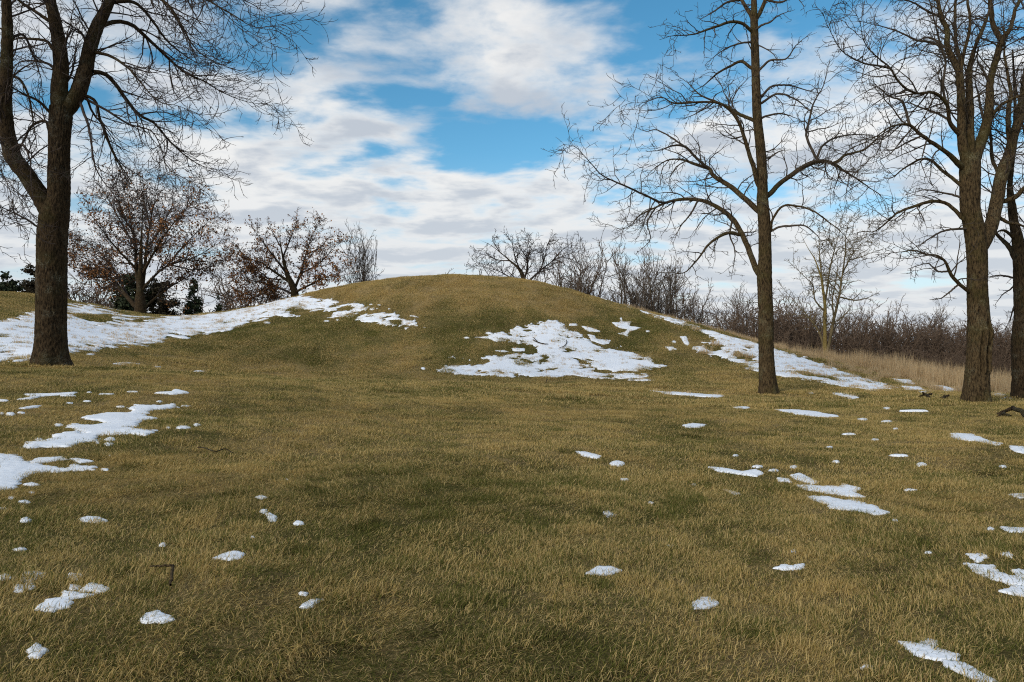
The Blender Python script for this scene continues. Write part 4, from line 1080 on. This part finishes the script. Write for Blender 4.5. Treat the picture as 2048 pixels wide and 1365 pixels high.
# ---- oaks that keep brown leaves
OK_ = (M['bark_dark'], M['twig_dark'])
guide_tree('oak_tree', 'big spreading oak holding brown leaves, just right of the thick left trunk', (281, 630), 57,
    [(281, 633, 25), (281, 615, 22), (280, 598, 20), (280, 580, 14), (281, 540, 14), (282, 500, 10), (284, 450, 6), (286, 400, 4), (285, 350, 2)],
    [
     [(272, 615, 15), (258, 598, 13), (242, 580, 12), (219, 553, 9), (184, 526, 6), (148, 506, 3), (135, 500, 1.6)],
     [(278, 580, 13), (273, 537, 11), (270, 487, 9), (258, 428, 5), (254, 370, 2)],
     [(284, 580, 12), (289, 537, 11), (297, 467, 7), (312, 389, 4), (320, 345, 2)],
     [(290, 614, 9), (297, 608, 8), (332, 580, 6), (371, 557, 4), (422, 537, 2)],
     [(286, 580, 9), (293, 569, 8), (332, 534, 6), (391, 514, 4), (449, 479, 2)],
     [(287, 545, 9), (305, 510, 7), (332, 467, 5.4), (363, 428, 3.6), (395, 397, 2)],
     [(276, 560, 9), (270, 537, 8), (234, 498, 6), (203, 459, 4), (172, 416, 2)],
     [(255, 592, 7), (230, 545, 6), (195, 500, 4), (150, 470, 2)],
     [(219, 553, 6), (190, 555, 4), (160, 545, 3), (135, 530, 1.6)],
     [(275, 500, 6), (250, 460, 5), (225, 415, 3.4), (205, 380, 1.8)],
     [(292, 500, 6), (320, 460, 4.4), (345, 410, 3), (355, 375, 1.8)],
     [(332, 534, 5), (370, 490, 4), (410, 450, 3), (440, 430, 1.6)],
     [(340, 530, 5), (390, 540, 3.4), (430, 530, 2.4), (465, 510, 1.6)],
     [(270, 470, 5), (245, 430, 4), (235, 380, 2.4), (232, 345, 1.5)],
     [(300, 455, 5), (290, 410, 4), (280, 360, 2.4), (272, 335, 1.5)],
    ], OK_, 41, spread=0.9, bark=0.02, flare=0.25, sides=32, step=0.08,
    slim=0.8, twig=dict(d1=5.0, d2=4.0, d3=3.8, a1=(22, 50), l1=(0.25, 0.5), g=(0.0, 0.07), wander=0.12, L1=2.4, dt=1.2, rmin=0.013),
    leaves=(8500, 0.17, M['oak_leaf'], 1.35))
guide_tree('oak_tree', 'smaller oak with brown leaves leaning behind the left shoulder of the mound', (590, 622), 66,
    [(592, 628, 18), (590, 600, 17), (586, 575, 14), (574, 548, 11), (566, 515, 8), (560, 480, 5), (562, 450, 2)],
    [
     [(588, 582, 9), (600, 550, 7), (612, 510, 5), (625, 470, 3), (640, 448, 1.6)],
     [(580, 565, 9), (550, 545, 7), (520, 525, 5), (490, 515, 3), (468, 500, 1.6)],
     [(590, 585, 8), (620, 570, 6), (650, 555, 4), (685, 545, 1.6)],
     [(572, 545, 7), (545, 510, 5.4), (522, 480, 4), (505, 455, 1.8)],
     [(588, 590, 7), (555, 575, 5.4), (520, 565, 4), (480, 555, 1.8)],
     [(600, 548, 6), (635, 530, 4.4), (660, 505, 3), (680, 480, 1.6)],
     [(566, 515, 6), (580, 480, 4.4), (590, 455, 2.4), (595, 440, 1.5)],
     [(612, 510, 5), (640, 495, 3.6), (662, 470, 1.8)],
     [(562, 495, 4), (545, 465, 3), (535, 445, 1.5)],
     [(590, 596, 6), (560, 597, 4), (520, 595, 3), (490, 588, 1.6)],
     [(560, 560, 5), (530, 555, 4), (500, 540, 2.4), (475, 535, 1.5)],
    ], OK_, 47, spread=0.9, bark=0.02, flare=0.2, sides=28, step=0.1,
    slim=0.8, twig=dict(d1=5.4, d2=4.2, d3=4.0, a1=(25, 55), l1=(0.25, 0.5), g=(0.0, 0.05), wander=0.15, L1=1.8, dt=1.2, rmin=0.014),
    leaves=(7500, 0.175, M['oak_leaf'], 0.85))
guide_tree('bare_tree', 'wide spreading bare tree rising alone behind the top of the mound', (1048, 600), 78,
    [(1048, 605, 11), (1047, 575, 10), (1046, 555, 9), (1038, 538, 7), (1020, 522, 5), (1000, 505, 4), (980, 490, 3), (958, 480, 2)],
    [
     [(1047, 562, 7), (1054, 540, 6), (1056, 515, 5), (1062, 490, 3.4), (1060, 470, 2)],
     [(1050, 570, 7), (1066, 555, 6), (1085, 538, 5), (1110, 520, 4), (1135, 510, 3), (1168, 500, 1.8)],
     [(1040, 540, 5), (1030, 515, 4), (1025, 490, 3), (1015, 472, 1.6)],
     [(1080, 542, 4), (1090, 515, 3.4), (1095, 490, 2.4), (1105, 475, 1.6)],
     [(1056, 520, 4), (1040, 495, 3), (1035, 478, 1.6)],
     [(1020, 522, 4), (995, 520, 3), (970, 510, 2.4), (950, 505, 1.5)],
     [(1105, 522, 3.6), (1125, 500, 3), (1140, 490, 1.6)],
     [(1046, 572, 5), (1020, 555, 4), (990, 540, 3), (945, 530, 1.6)],
     [(1000, 505, 3.4), (985, 480, 2.4), (990, 468, 1.5)],
    ], OK_, 53, spread=0.9, bark=0.015, flare=0.1, sides=20, step=0.15,
    slim=0.75, twig=dict(d1=4.4, d2=3.6, d3=3.2, a1=(25, 60), l1=(0.28, 0.55), g=(0.0, 0.06), wander=0.15, L1=3.0, dt=0.8, rmin=0.019))


# ------------------------------------------------------------------ free-grown background trees
def free_tree(seed, h, stems, spreadang, rb, d1, d2, d3, bare_low=0.15, wander=0.08, rmin=0.014, up=0.05):
    """stems growing from the ground with upright branching; returns (trunk mesh, crown mesh)"""
    rg = np.random.default_rng(seed)
    n = 16
    P = np.zeros((stems, n, 3)); R = np.zeros((stems, n))
    for s in range(stems):
        a = rg.random() * 6.283; tilt = math.radians(rg.uniform(0.2, 1) * spreadang)
        d = np.array([math.cos(a) * math.sin(tilt), math.sin(a) * math.sin(tilt), math.cos(tilt)])
        L = h * rg.uniform(0.75, 1.0) / max(0.6, math.cos(tilt)); p = np.array([rg.normal() * 0.12, rg.normal() * 0.12, -0.2])
        for k in range(n):
            P[s, k] = p; R[s, k] = rb * rg.uniform(.95, 1.05) * (1 - 0.93 * k / (n - 1))
            d = d + rg.normal(size=3) * wander + np.array([0, 0, up]); d /= np.linalg.norm(d)
            p = p + d * L / (n - 1)
    tv, tq = tubes(P, R, 7)
    A, AR = spawn(P, R, d1, (bare_low, 1.0), (25, 60), (0.22, 0.42), 8, wander * 1.4, up * 1.2, up * 1.2, rg, rmin, 0.010, 0.55, 0.5, h * 0.38, 0.45)
    B2, B2R = spawn(A, AR, d2, (0.12, 1.0), (25, 60), (0.28, 0.5), 6, wander * 1.6, up, up, rg, rmin * .8, 0.008, 0.65, 0.3, 1.6, 0.4)
    C3, C3R = spawn(B2, B2R, d3, (0.15, 1.0), (25, 60), (0.35, 0.6), 4, wander * 1.8, up, up, rg, rmin * .7, 0.006, 0.7, 0.2, 0.8, 0.4)
    cvv, cq = join([tubes(A, AR, 4), tubes(B2, B2R, 3), tubes(C3, C3R, 3)])
    return (tv, tq), (cvv, cq), C3


def variant(seed, mat_t, mat_c, **kw):
    t, c, _ = free_tree(seed, **kw)
    return (mesh_np('trunk', t[0], [t[1]], mat_t), mesh_np('crown', c[0], [c[1]], mat_c))


def place(name, var, x, y, s, rz, label, cat, group=None, z=None):
    root = bpy.data.objects.new(name, None); COL.objects.link(root)
    root.location = (x, y, float(ground(x, y)) if z is None else z)
    root.rotation_euler = (0, 0, rz); root.scale = s if isinstance(s, tuple) else (s, s, s)
    tag(root, label, cat, group)
    link('trunk', var[0], root); link('crown', var[1], root)
    return root


rb_ = np.random.default_rng(91)
WOOD = [variant(200 + k, M['bark_far'], M['twig_grey' if k % 2 else 'twig_thicket'], h=10, stems=2 + k % 3, spreadang=10, rb=0.15, d1=2.6, d2=2.4, d3=2.4, bare_low=(0.2, 0.34, 0.42)[k % 3], wander=0.07, rmin=0.024, up=0.05) for k in range(6)]
BRUSH = [variant(230 + k, M['twig_thicket'], M['twig_thicket'], h=6, stems=10, spreadang=30, rb=0.055, d1=2.8, d2=2.6, d3=2.4, bare_low=0.04, wander=0.11, rmin=0.024, up=0.04) for k in range(5)]
# the bare wood behind the right shoulder of the mound: columns of the photo with the height their tops reach
TOPS = [(930, 525), (1000, 530), (1080, 545), (1120, 530), (1160, 520), (1200, 532), (1260, 540), (1320, 545), (1380, 560), (1430, 575), (1470, 590), (1500, 598), (1560, 590), (1620, 615), (1700, 625), (1760, 630),
        (1830, 640), (1900, 635), (1960, 640), (2020, 640), (2100, 640)]
tx = np.array([t[0] for t in TOPS]); ty = np.array([t[1] for t in TOPS])


def wood_row(cols, D0, D1, vars_, h0, name, label, cat, group, jit=14, sc=(0.9, 1.06)):
    for c in cols:
        px = c + rb_.uniform(-jit, jit); D = rb_.uniform(D0, D1)
        p = at(px, 700, D); gz = float(ground(p[0], p[1]))
        top = at(px, np.interp(px, tx, ty), D)[2]
        s = max(0.25, (top - gz) / h0 * rb_.uniform(*sc))
        place(name, vars_[rb_.integers(len(vars_))], p[0], p[1], (s * rb_.uniform(.85, 1.15), s * rb_.uniform(.85, 1.15), s), rb_.uniform(0, 6.28), label, cat, group)


wood_row(np.arange(1105, 1500, 11), 70, 86, WOOD, 9.6, 'bare_tree', 'slim grey-brown bare tree in the wood behind the right shoulder of the mound', 'tree', 'bare wood behind the mound', sc=(0.72, 1.12))
wood_row(np.arange(1500, 2110, 24), 76, 92, WOOD, 9.6, 'bare_tree', 'bare tree standing up out of the dark thicket at far right', 'tree', 'trees of the right thicket', sc=(0.8, 1.16))
wood_row(np.arange(1120, 1500, 34), 66, 76, BRUSH, 9.2, 'bare_shrub', 'low bare shrub at the foot of the wood behind the mound', 'shrub', 'shrubs below the wood', sc=(0.45, 0.68))
wood_row(np.arange(1490, 2120, 11), 64, 76, BRUSH, 5.6, 'bare_shrub', 'dense dark bare shrub of the far right thicket behind the straw', 'shrub', 'shrubs of the right thicket', sc=(0.78, 1.0))
wood_row(np.arange(1540, 2120, 13), 58, 63, BRUSH, 5.6, 'bare_shrub', 'low dark brush in front of the far right thicket', 'shrub', 'front brush of the right thicket', sc=(0.42, 0.6))
for (px, top, D, lab) in ((945, 528, 84, 'small bare tree leftmost behind the mound top'), (985, 522, 86, 'small bare tree left beside the wide spreading tree'), (1090, 540, 84, 'small bare tree right beside the wide spreading tree')):
    p = at(px, 700, D); gz = float(ground(p[0], p[1])); s = (at(px, top, D)[2] - gz) / 9.6
    place('bare_tree', WOOD[int(px) % 6], p[0], p[1], (s * 1.5, s * 1.5, s), px, lab, 'tree')
# the fan-shaped young maple on the skyline
mv = variant(300, M['bark_far'], M['twig_mid'], h=6.0, stems=11, spreadang=21, rb=0.06, d1=5.0, d2=4.0, d3=3.0, bare_low=0.12, wander=0.025, rmin=0.017, up=0.012)
p = at(728, 700, 70); gz = float(ground(p[0], p[1])); s = (at(728, 478, 70)[2] - gz) / 5.9
place('young_tree', mv, p[0], p[1], (s * 0.52, s * 0.52, s), 0.4, 'small fan-shaped bare tree on the skyline left of the mound top', 'tree')
# left background shrubs
for px, top, D, w, lab in ((160, 545, 84, 1.3, 'bare shrub on the skyline directly right of the thick left trunk'), (195, 555, 88, 1.3, 'bare shrub on the skyline between the left trunk and the oak'),
                           (225, 570, 80, 1.2, 'bare shrub at the left foot of the big oak'), (365, 590, 85, 1.0, 'bare shrub between the big oak and the dark conifer'),
                           (455, 562, 88, 1.1, 'bare shrub right of the small conifer'), (485, 556, 90, 1.2, 'bare shrub left below the leaning oak'), (515, 560, 84, 1.1, 'bare shrub behind the leaning oak')):
    p = at(px, 700, D); gz = float(ground(p[0], p[1])); s = (at(px, top, D)[2] - gz) / 5.7
    place('bare_shrub', BRUSH[int(px) % 5], p[0], p[1], (s * w, s * w, s), px * 1.7, lab, 'shrub')


def conifer(px, top, base, D, halfw, label, seed, n=5200, mat='needle', gap=0.25, rounded=False, size=0.22):
    rg = np.random.default_rng(seed)
    p = at(px, base, D); gz = float(ground(p[0], p[1])); h = at(px, top, D)[2] - gz; w = halfw * D / F
    root = bpy.data.objects.new('conifer', None); COL.objects.link(root); root.location = (p[0], p[1], gz)
    tag(root, label, 'tree')
    k = 12
    P = np.zeros((1, k, 3)); P[0, :, 2] = np.linspace(-0.2, h * 0.98, k); P[0, 1:, :2] = np.cumsum(rg.normal(size=(k - 1, 2)) * 0.04, 0)
    R = np.linspace(0.02 * h + 0.03, 0.015, k)[None]
    v, q = tubes(P, R, 8); link('trunk', mesh_np('trunk', v, [q], M['bark_far']), root)
    nb = int(22 + h * 7)
    t = rg.uniform(0.08, 0.99, nb); a = rg.uniform(0, 6.283, nb)
    L = w * ((np.sqrt(np.clip(1 - ((t - 0.42) / 0.6) ** 2, 0.04, 1)) if rounded else (1.08 - t)) * rg.uniform(0.6, 1.12, nb))
    m = 6; s = np.linspace(0, 1, m)
    BP = np.zeros((nb, m, 3))
    BP[:, :, 0] = np.cos(a)[:, None] * L[:, None] * s; BP[:, :, 1] = np.sin(a)[:, None] * L[:, None] * s
    BP[:, :, 2] = t[:, None] * h + L[:, None] * (0.15 * s - 0.28 * s ** 2 + (0.4 * s if rounded else 0))
    BR = np.repeat((0.012 + 0.01 * L)[:, None] * 1.0, m, 1) * (1 - 0.8 * s)
    bv, bq = tubes(BP, BR, 4); link('branches', mesh_np('branches', bv, [bq], M['bark_far']), root, kind='stuff')
    bi = rg.choice(nb, n, p=L / L.sum()); u = rg.uniform(gap, 1.02, n) ** 0.8
    c = np.stack([np.cos(a[bi]) * L[bi] * u, np.sin(a[bi]) * L[bi] * u, t[bi] * h + L[bi] * (0.15 * u - 0.28 * u ** 2 + (0.4 * u if rounded else 0))], 1)
    c += rg.normal(size=(n, 3)) * np.array([.16, .16, .10]) * (0.5 + L[bi, None] * 0.5)
    leaf_mesh(root, c, size, M[mat], rg, 'needles')


conifer(388, 556, 626, 78, 36, 'dark conifer on the skyline between the two brown-leaved oaks', 401, 7000, size=0.27)
conifer(437, 590, 626, 80, 20, 'small dark conifer right beside the taller one', 402, 2200)
conifer(12, 544, 600, 80, 32, 'dark evergreen cut by the left picture edge', 403, 8000, size=0.28, rounded=True)
conifer(70, 532, 600, 84, 42, 'rounded dark pine just left of the thick left trunk', 404, 9200, size=0.28, rounded=True, mat='needle_brown')
conifer(112, 545, 600, 86, 26, 'dark pine half hidden behind the thick left trunk', 405, 6000, size=0.28, rounded=True)
conifer(262, 548, 626, 74, 36, 'dense dark cedar behind the big oak trunk, left half', 406, 9200, size=0.28, rounded=True)
conifer(318, 560, 630, 76, 38, 'dense dark cedar behind the big oak trunk, right half', 407, 9200, size=0.28, rounded=True, mat='needle_brown')


# ------------------------------------------------------------------ grass
def tuft(name, n, rad, L, width, lean, mat, seed, upright=False):
    rg = np.random.default_rng(seed)
    r = rad * np.sqrt(rg.random(n)); a = rg.random(n) * 6.283
    b = np.stack([r * np.cos(a), r * np.sin(a), np.full(n, -0.012)], 1)
    # blades share a lay (+x) with scatter: wind-combed, matted
    az = rg.normal(0, 1.6, n) if not upright else rg.random(n) * 6.283
    ll = rg.uniform(L[0], L[1], n); le = np.radians(rg.uniform(lean[0], lean[1], n))
    h = np.stack([np.cos(az), np.sin(az), np.zeros(n)], 1); side = np.stack([-np.sin(az), np.cos(az), np.zeros(n)], 1)
    m = 4
    pts = [b]; d = le * 0.35
    for k in range(1, m):
        th = np.minimum(le * (0.35 + 0.9 * k / (m - 1)), 1.75)
        pts.append(pts[-1] + (h * np.sin(th)[:, None] + np.array([0, 0, 1.0]) * np.cos(th)[:, None]) * (ll / (m - 1))[:, None])
    w = width * rg.uniform(0.7, 1.3, n)
    V = []; tip = []
    tw = rg.uniform(-0.6, 0.6, n)[:, None]
    for k in range(m):
        ww = (w * (1 - 0.85 * (k / (m - 1)) ** 1.5))[:, None] * 0.5
        sd = side + np.array([0, 0, 1.0]) * tw
        V += [pts[k] - sd * ww, pts[k] + sd * ww]; tip += [np.full(n, k / (m - 1))] * 2
    V = np.stack(V, 1).reshape(-1, 3); tip = np.stack(tip, 1).reshape(-1)
    id_ = np.arange(n * 2 * m).reshape(n, 2 * m)
    Q = np.concatenate([id_[:, [2 * k, 2 * k + 1, 2 * k + 3, 2 * k + 2]] for k in range(m - 1)])
    me = mesh_np(name, V, [Q], mat, True)
    attr(me, 'blade', np.repeat(rg.random(n), 2 * m)); attr(me, 'tip', tip)
    return me


def euler_from(nrm, spin):
    """rotation that lays local z on the normal after a spin"""
    c, s = np.cos(spin), np.sin(spin)
    zx = nrm
    xh = np.stack([c, s, np.zeros_like(c)], 1); xh -= zx * (xh * zx).sum(1, keepdims=True); xh /= np.linalg.norm(xh, axis=1, keepdims=True)
    yh = np.cross(zx, xh)
    # matrix columns xh,yh,zx -> XYZ euler
    ry = -np.arcsin(np.clip(xh[:, 2], -1, 1)); rx = np.arctan2(yh[:, 2], zx[:, 2]); rz = np.arctan2(xh[:, 1], xh[:, 0])
    return np.stack([rx, ry, rz], 1)


def scatter(name, label, cat, pos, rot, scl, ix, meshes, tint=None):
    coll = bpy.data.collections.new(name + '_kinds')
    for k, me in enumerate(meshes):
        coll.objects.link(bpy.data.objects.new('%s_kind_%02d' % (name, k), me))
    me = bpy.data.meshes.new(name)
    me.vertices.add(len(pos)); me.vertices.foreach_set('co', np.asarray(pos, np.float32).ravel())
    attr(me, 'rot', rot, 'FLOAT_VECTOR'); attr(me, 'scl', scl, 'FLOAT_VECTOR'); attr(me, 'ix', ix, 'INT')
    if tint is not None: attr(me, 'tint', tint)
    o = link(name, me, kind='stuff'); tag(o, label, cat)
    ng = bpy.data.node_groups.new(name, 'GeometryNodeTree')
    ng.interface.new_socket(name='Geometry', in_out='INPUT', socket_type='NodeSocketGeometry')
    ng.interface.new_socket(name='Geometry', in_out='OUTPUT', socket_type='NodeSocketGeometry')
    N, Lk = ng.nodes, ng.links
    gi = N.new('NodeGroupInput'); go = N.new('NodeGroupOutput')
    mp = N.new('GeometryNodeMeshToPoints'); ins = N.new('GeometryNodeInstanceOnPoints')
    ci = N.new('GeometryNodeCollectionInfo'); ci.inputs['Collection'].default_value = coll
    ci.inputs['Separate Children'].default_value = True; ci.inputs['Reset Children'].default_value = True

    def na(nm, t):
        q = N.new('GeometryNodeInputNamedAttribute'); q.data_type = t; q.inputs['Name'].default_value = nm
        return q.outputs[0]
    Lk.new(gi.outputs[0], mp.inputs[0]); Lk.new(mp.outputs[0], ins.inputs['Points']); Lk.new(ci.outputs[0], ins.inputs['Instance'])
    ins.inputs['Pick Instance'].default_value = True
    Lk.new(na('ix', 'INT'), ins.inputs['Instance Index']); Lk.new(na('rot', 'FLOAT_VECTOR'), ins.inputs['Rotation']); Lk.new(na('scl', 'FLOAT_VECTOR'), ins.inputs['Scale'])
    Lk.new(ins.outputs[0], go.inputs[0])
    md = o.modifiers.new('scatter', 'NODES'); md.node_group = ng
    return o


gr = np.random.default_rng(123)
kinds = [tuft('tuft', 120, 0.12, (0.022, 0.066), 0.0034, (30, 112), M['grass'], 500 + k) for k in range(6)]           # near
kinds += [tuft('tuft', 110, 0.21, (0.025, 0.07), 0.0055, (32, 110), M['grass'], 520 + k) for k in range(5)]           # middle
kinds += [tuft('tuft', 115, 0.38, (0.03, 0.09), 0.0105, (35, 105), M['grass'], 540 + k) for k in range(5)]           # far
P_, RZ, S_, I_ = [], [], [], []
for (y0, y1, dens, k0, kn) in ((2.2, 9.5, 175, 0, 6), (8.5, 23, 62, 6, 5), (21, 57, 20, 11, 5)):
    half = lambda yy: 0.78 * yy + 1.2
    area = 2 * half(y1) * (y1 - y0)
    n = int(area * dens)
    y = gr.uniform(y0, y1, n); x = gr.uniform(-half(y1), half(y1), n)
    m = np.abs(x) < half(y); x, y = x[m], y[m]
    d = snow_depth(x, y)
    m = d < 0.02 + 0.06 * gr.random(len(x)) ** 2 * np.clip(y / 10, 0.6, 3)
    x, y = x[m], y[m]
    z = ground(x, y)
    lay = 3.0 * pn(x / 2.3 + 9, y / 2.3) + 4.0 * pn(x / 7, y / 7 + 50) + 0.35 * gr.normal(size=len(x))
    hum = fbm(x / 0.42 + 21, y / 0.42, 3)                    # tussocky sward: hummocks and hollows
    hh = np.clip(0.95 + 1.0 * hum + 0.35 * pn(x / 1.7, y / 1.7) + 0.15 * gr.normal(size=len(x)), 0.5, 1.45) * np.where(fbm(x / 0.36 + 60, y / 0.30, 3) > 0.34, 0.7, 1.0)
    z = z + np.clip(0.035 * hum, 0.0, 0.05)
    if y0 > 20:
        h2 = fbm(x / 1.3 + 8, y / 1.3, 3); z = z + np.clip(0.10 * h2, 0, 0.12); hh = hh * np.clip(1 + 0.8 * h2, 0.6, 1.6)
    s = gr.uniform(0.85, 1.2, len(x))
    P_.append(np.stack([x, y, z], 1)); RZ.append(euler_from(normal(x, y), lay)); S_.append(np.stack([s, s, s * hh], 1)); I_.append(k0 + gr.integers(0, kn, len(x)))
pos = np.concatenate(P_)
hol = fbm(pos[:, 0] / 0.36 + 60, pos[:, 1] / 0.30, 3)
near_ = np.clip(1.3 - pos[:, 1] / 40, 0.3, 1)
tint = straw_field(pos[:, 0], pos[:, 1]) + 0.13 - 1.4 * near_ * np.clip((hol - 0.26) / 0.3, 0, 1) + 0.62 * fbm(pos[:, 0] / 0.5, pos[:, 1] / 0.6, 3) + 0.12 * gr.normal(size=len(pos))  # hol darkens the hollows by colour, standing in for shade
for bx_, by_, rr_ in ((-13.5, 22, 1.0), (9.6, 28, 1.3), (13.6, 22, 0.9), (17.0, 25, 0.9)):     # dead straw and litter round the trunks
    tint = tint + 1.1 * np.exp(-((np.hypot(pos[:, 0] - bx_, pos[:, 1] - by_) / rr_) ** 4)) * np.where(gr.random(len(pos)) < 0.25, -1.6, 1)
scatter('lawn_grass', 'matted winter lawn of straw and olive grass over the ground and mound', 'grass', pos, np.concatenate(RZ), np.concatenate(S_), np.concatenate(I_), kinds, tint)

# tall dead grass behind the right ridge
tall = [tuft('stalks', 26, 0.34, (0.5, 1.3), 0.013, (3, 24), M['straw'], 600 + k, True) for k in range(4)]
tall += [tuft('stalks', 60, 0.28, (0.18, 0.5), 0.013, (10, 70), M['straw'], 620 + k, True) for k in range(4)]
n = 4600
px = gr.uniform(1555, 2110, n); y = gr.uniform(33, 52, n)
crest = np.interp(px, [1555, 1640, 1720, 1820, 1900, 2110], [44.5, 42.5, 40.5, 38.0, 35.0, 30.5])
dd = y - crest
x = (px - CX) / F * y
kp = (dd > -2.5) & (dd < 9) & (snow_depth(x, y) < -0.12)
kp &= gr.random(n) < np.clip((dd + 2.5) / 2.5, 0.3, 1) * np.clip(0.55 + 1.1 * pn(x / 1.3 + 4, y / 1.3), 0.1, 1)
x, y, dd, px = x[kp], y[kp], dd[kp], px[kp]
short = (gr.random(len(x)) < np.clip(1.2 - dd / 2.2, 0.12, 1)) | (dd < 0)
grow = np.interp(px, [1555, 1640, 1750, 1850, 2110], [0.55, 0.7, 1.0, 1.0, 0.85]) * (0.85 + 0.5 * pn(x / 1.7, y / 1.7))
s = grow * gr.uniform(0.8, 1.15, len(x))
n2 = 340     # thin fringe along the rest of the crest
px2 = gr.uniform(1245, 1560, n2); y2 = np.interp(px2, [1245, 1350, 1450, 1560], [50.6, 48.9, 47.0, 44.2]) + gr.uniform(0.3, 2.2, n2)
x2 = (px2 - CX) / F * y2
pos = np.concatenate([np.stack([x, y, ground(x, y)], 1), np.stack([x2, y2, ground(x2, y2)], 1)])
rot = np.zeros_like(pos); rot[:, 2] = gr.uniform(0, 6.28, len(pos))
sc = np.concatenate([s, gr.uniform(0.4, 0.9, n2)])
ix = np.concatenate([np.where(short, 4, 0) + gr.integers(0, 4, len(x)), 4 + gr.integers(0, 4, n2)])
scatter('tall_grass', 'tall straw-coloured dead grass along the back of the right ridge', 'grass', pos, rot, np.stack([sc, sc, sc], 1), ix, tall)

# sparse tufts poking through the snow fields
n = 14000
x = gr.uniform(-32, 24, n); y = gr.uniform(26, 53, n)
d = snow_depth(x, y); m = (d > 0.02) & (gr.random(n) < 0.9 * np.exp(-np.maximum(d, 0) / 0.35) + 0.03)
x, y = x[m], y[m]
pk = [tuft('poking_blades', 16, 0.12, (0.08, 0.16), 0.010, (5, 60), M['straw'], 650 + k, True) for k in range(3)]
pos = np.stack([x, y, ground(x, y) + 0.03], 1); rot = np.zeros_like(pos); rot[:, 2] = gr.uniform(0, 6.28, len(pos))
sc = gr.uniform(0.5, 1.1, len(x))
scatter('snow_stubble', 'straw stubble poking through the snow on the mounds', 'grass', pos, rot, np.stack([sc * 1.5, sc * 1.5, sc], 1), gr.integers(0, 3, len(x)), pk)

# separate tussocks on the right snow tongue
TUS = [(1412, 708, .55, 1.5, 'bushy brown grass tussock at the left edge of the right snow tongue'),
       (1432, 692, .55, 1.3, 'grass tussock on the snow tongue above the bushy one'),
       (1478, 714, .62, 1.6, 'tall tan grass tussock left of the middle trunk on the snow'),
       (1500, 716, .35, 1.3, 'low grass clump hugging the middle trunk side of the tall tussock'),
       (1390, 661, .4, 1.3, 'grass tussock on the crest of the snow tongue'),
       (1497, 696, .3, 1.3, 'flat grass clump high on the snow left of the middle trunk'),
       (1612, 749, .3, 1.6, 'flat grass clump on the snow right of the middle trunk'),
       (1640, 752, .25, 1.2, 'tiny grass clump beside the flat one right of the middle trunk'),
       (1654, 738, .35, 1.0, 'small grass tussock at the upper edge of the snow right of the middle trunk'),
       (1748, 762, .45, 1.3, 'grass tussock near the lower end of the right snow tongue'),
       (1765, 756, .5, 1.3, 'grass tussock at the straw edge above the snow tongue end'),
       (440, 646, .28, 0.9, 'lone straw tuft in the wide left snow field')]
for k, (a, b, hh, w, lab) in enumerate(TUS):
    q = hit([a], [b])[0]
    me = tuft('tussock', 130, 0.26 * w, (0.5 * hh, 1.1 * hh), 0.012, (5, 70), M['straw'], 700 + k, True)
    tag(link('grass_tussock', me, loc=q), lab, 'grass')

# ------------------------------------------------------------------ fallen branches and sticks
def stick(name, label, runs, D=None, mat='bark_dark', lift=0.05):
    """runs of (column, row, width, lift above ground)"""
    parts = []; org = None
    for run in runs:
        q = hit([p[0] for p in run], [p[1] for p in run], lift)
        if org is None: org = q[0].copy()
        d = q[:, 1]
        pts = np.array([np.r_[q[k][0] - org[0], q[k][1] - org[1], q[k][2] + run[k][3] - org[2], run[k][2] * d[k] / F / 2] for k in range(len(run))])
        C = catmull(pts, 14); C[1:-1, :3] += np.random.default_rng(len(label)).normal(size=(12, 3)) * C[1:-1, 3:4] * 0.3
        parts.append(tubes(C[None, :, :3], np.maximum(C[None, :, 3], 0.002), 8))
    V, Q = join(parts)
    tag(link(name, mesh_np(name, V, [Q], M[mat]), loc=org), label, 'branch')


stick('fallen_branch', 'forked dark broken branch on the grass left of the cracked tree',
      [[(1838, 794, 4, .05), (1850, 794, 5, .11), (1861, 796, 4, .04)], [(1850, 794, 4, .11), (1845, 794, 3, .19)], [(1853, 794, 4, .10), (1864, 794, 3, .15)]])
stick('fallen_branch', 'small dark broken branch nearest the cracked tree on its left', [[(1882, 797, 5, .04), (1891, 796, 5, .07), (1899, 796, 3, .14)], [(1888, 796, 4, .07), (1889, 796, 3, .13)]])
stick('fallen_branch', 'thick curved dead branch on the ground at the right edge below the trunks',
      [[(1994, 828, 4, .03), (2006, 828, 6, .10), (2022, 828, 7.5, .19), (2038, 830, 9, .15), (2060, 834, 10, .03)], [(2010, 828, 5, .11), (2004, 830, 4, .06), (1994, 832, 3, .03)], [(2000, 829, 6, .03), (2012, 830, 6, .05), (2022, 831, 4, .03)]])
stick('fallen_stick', 'crooked lichen-grey stick lying in the left foreground grass', [[(341, 1174, 5, .05), (343, 1158, 6, .06), (346, 1140, 6, .07)], [(346, 1140, 5, .07), (325, 1136, 4, .06), (300, 1134, 3, .05)]], mat='bark_mid')
stick('fallen_stick', 'thin crooked twig lying in the middle of the left lawn', [[(396, 897, 2.4, .06), (415, 901, 2.6, .07), (432, 906, 2.4, .06), (450, 902, 2.2, .07), (466, 906, 1.8, .05)]])
stick('fallen_stick', 'short dark twigs on the large mound snow patch', [[(1066, 682, 1.6, .09), (1074, 686, 2.2, .09), (1085, 690, 2.0, .09), (1096, 691, 1.4, .09)], [(1067, 678, 1.4, .12), (1075, 686, 1.4, .09)]])
stick('fallen_stick', 'thin curved twig on the right part of the large mound snow patch', [[(1133, 684, 1.3, .14), (1133, 689, 1.4, .09), (1127, 695, 1.4, .09), (1119, 698, 1.2, .09)]])
stick('fallen_stick', 'thin grey twig in the grass just below the large mound snow patch', [[(1089, 769, 1.4, .05), (1092, 766, 1.4, .07), (1095, 762, 1.2, .10)]])
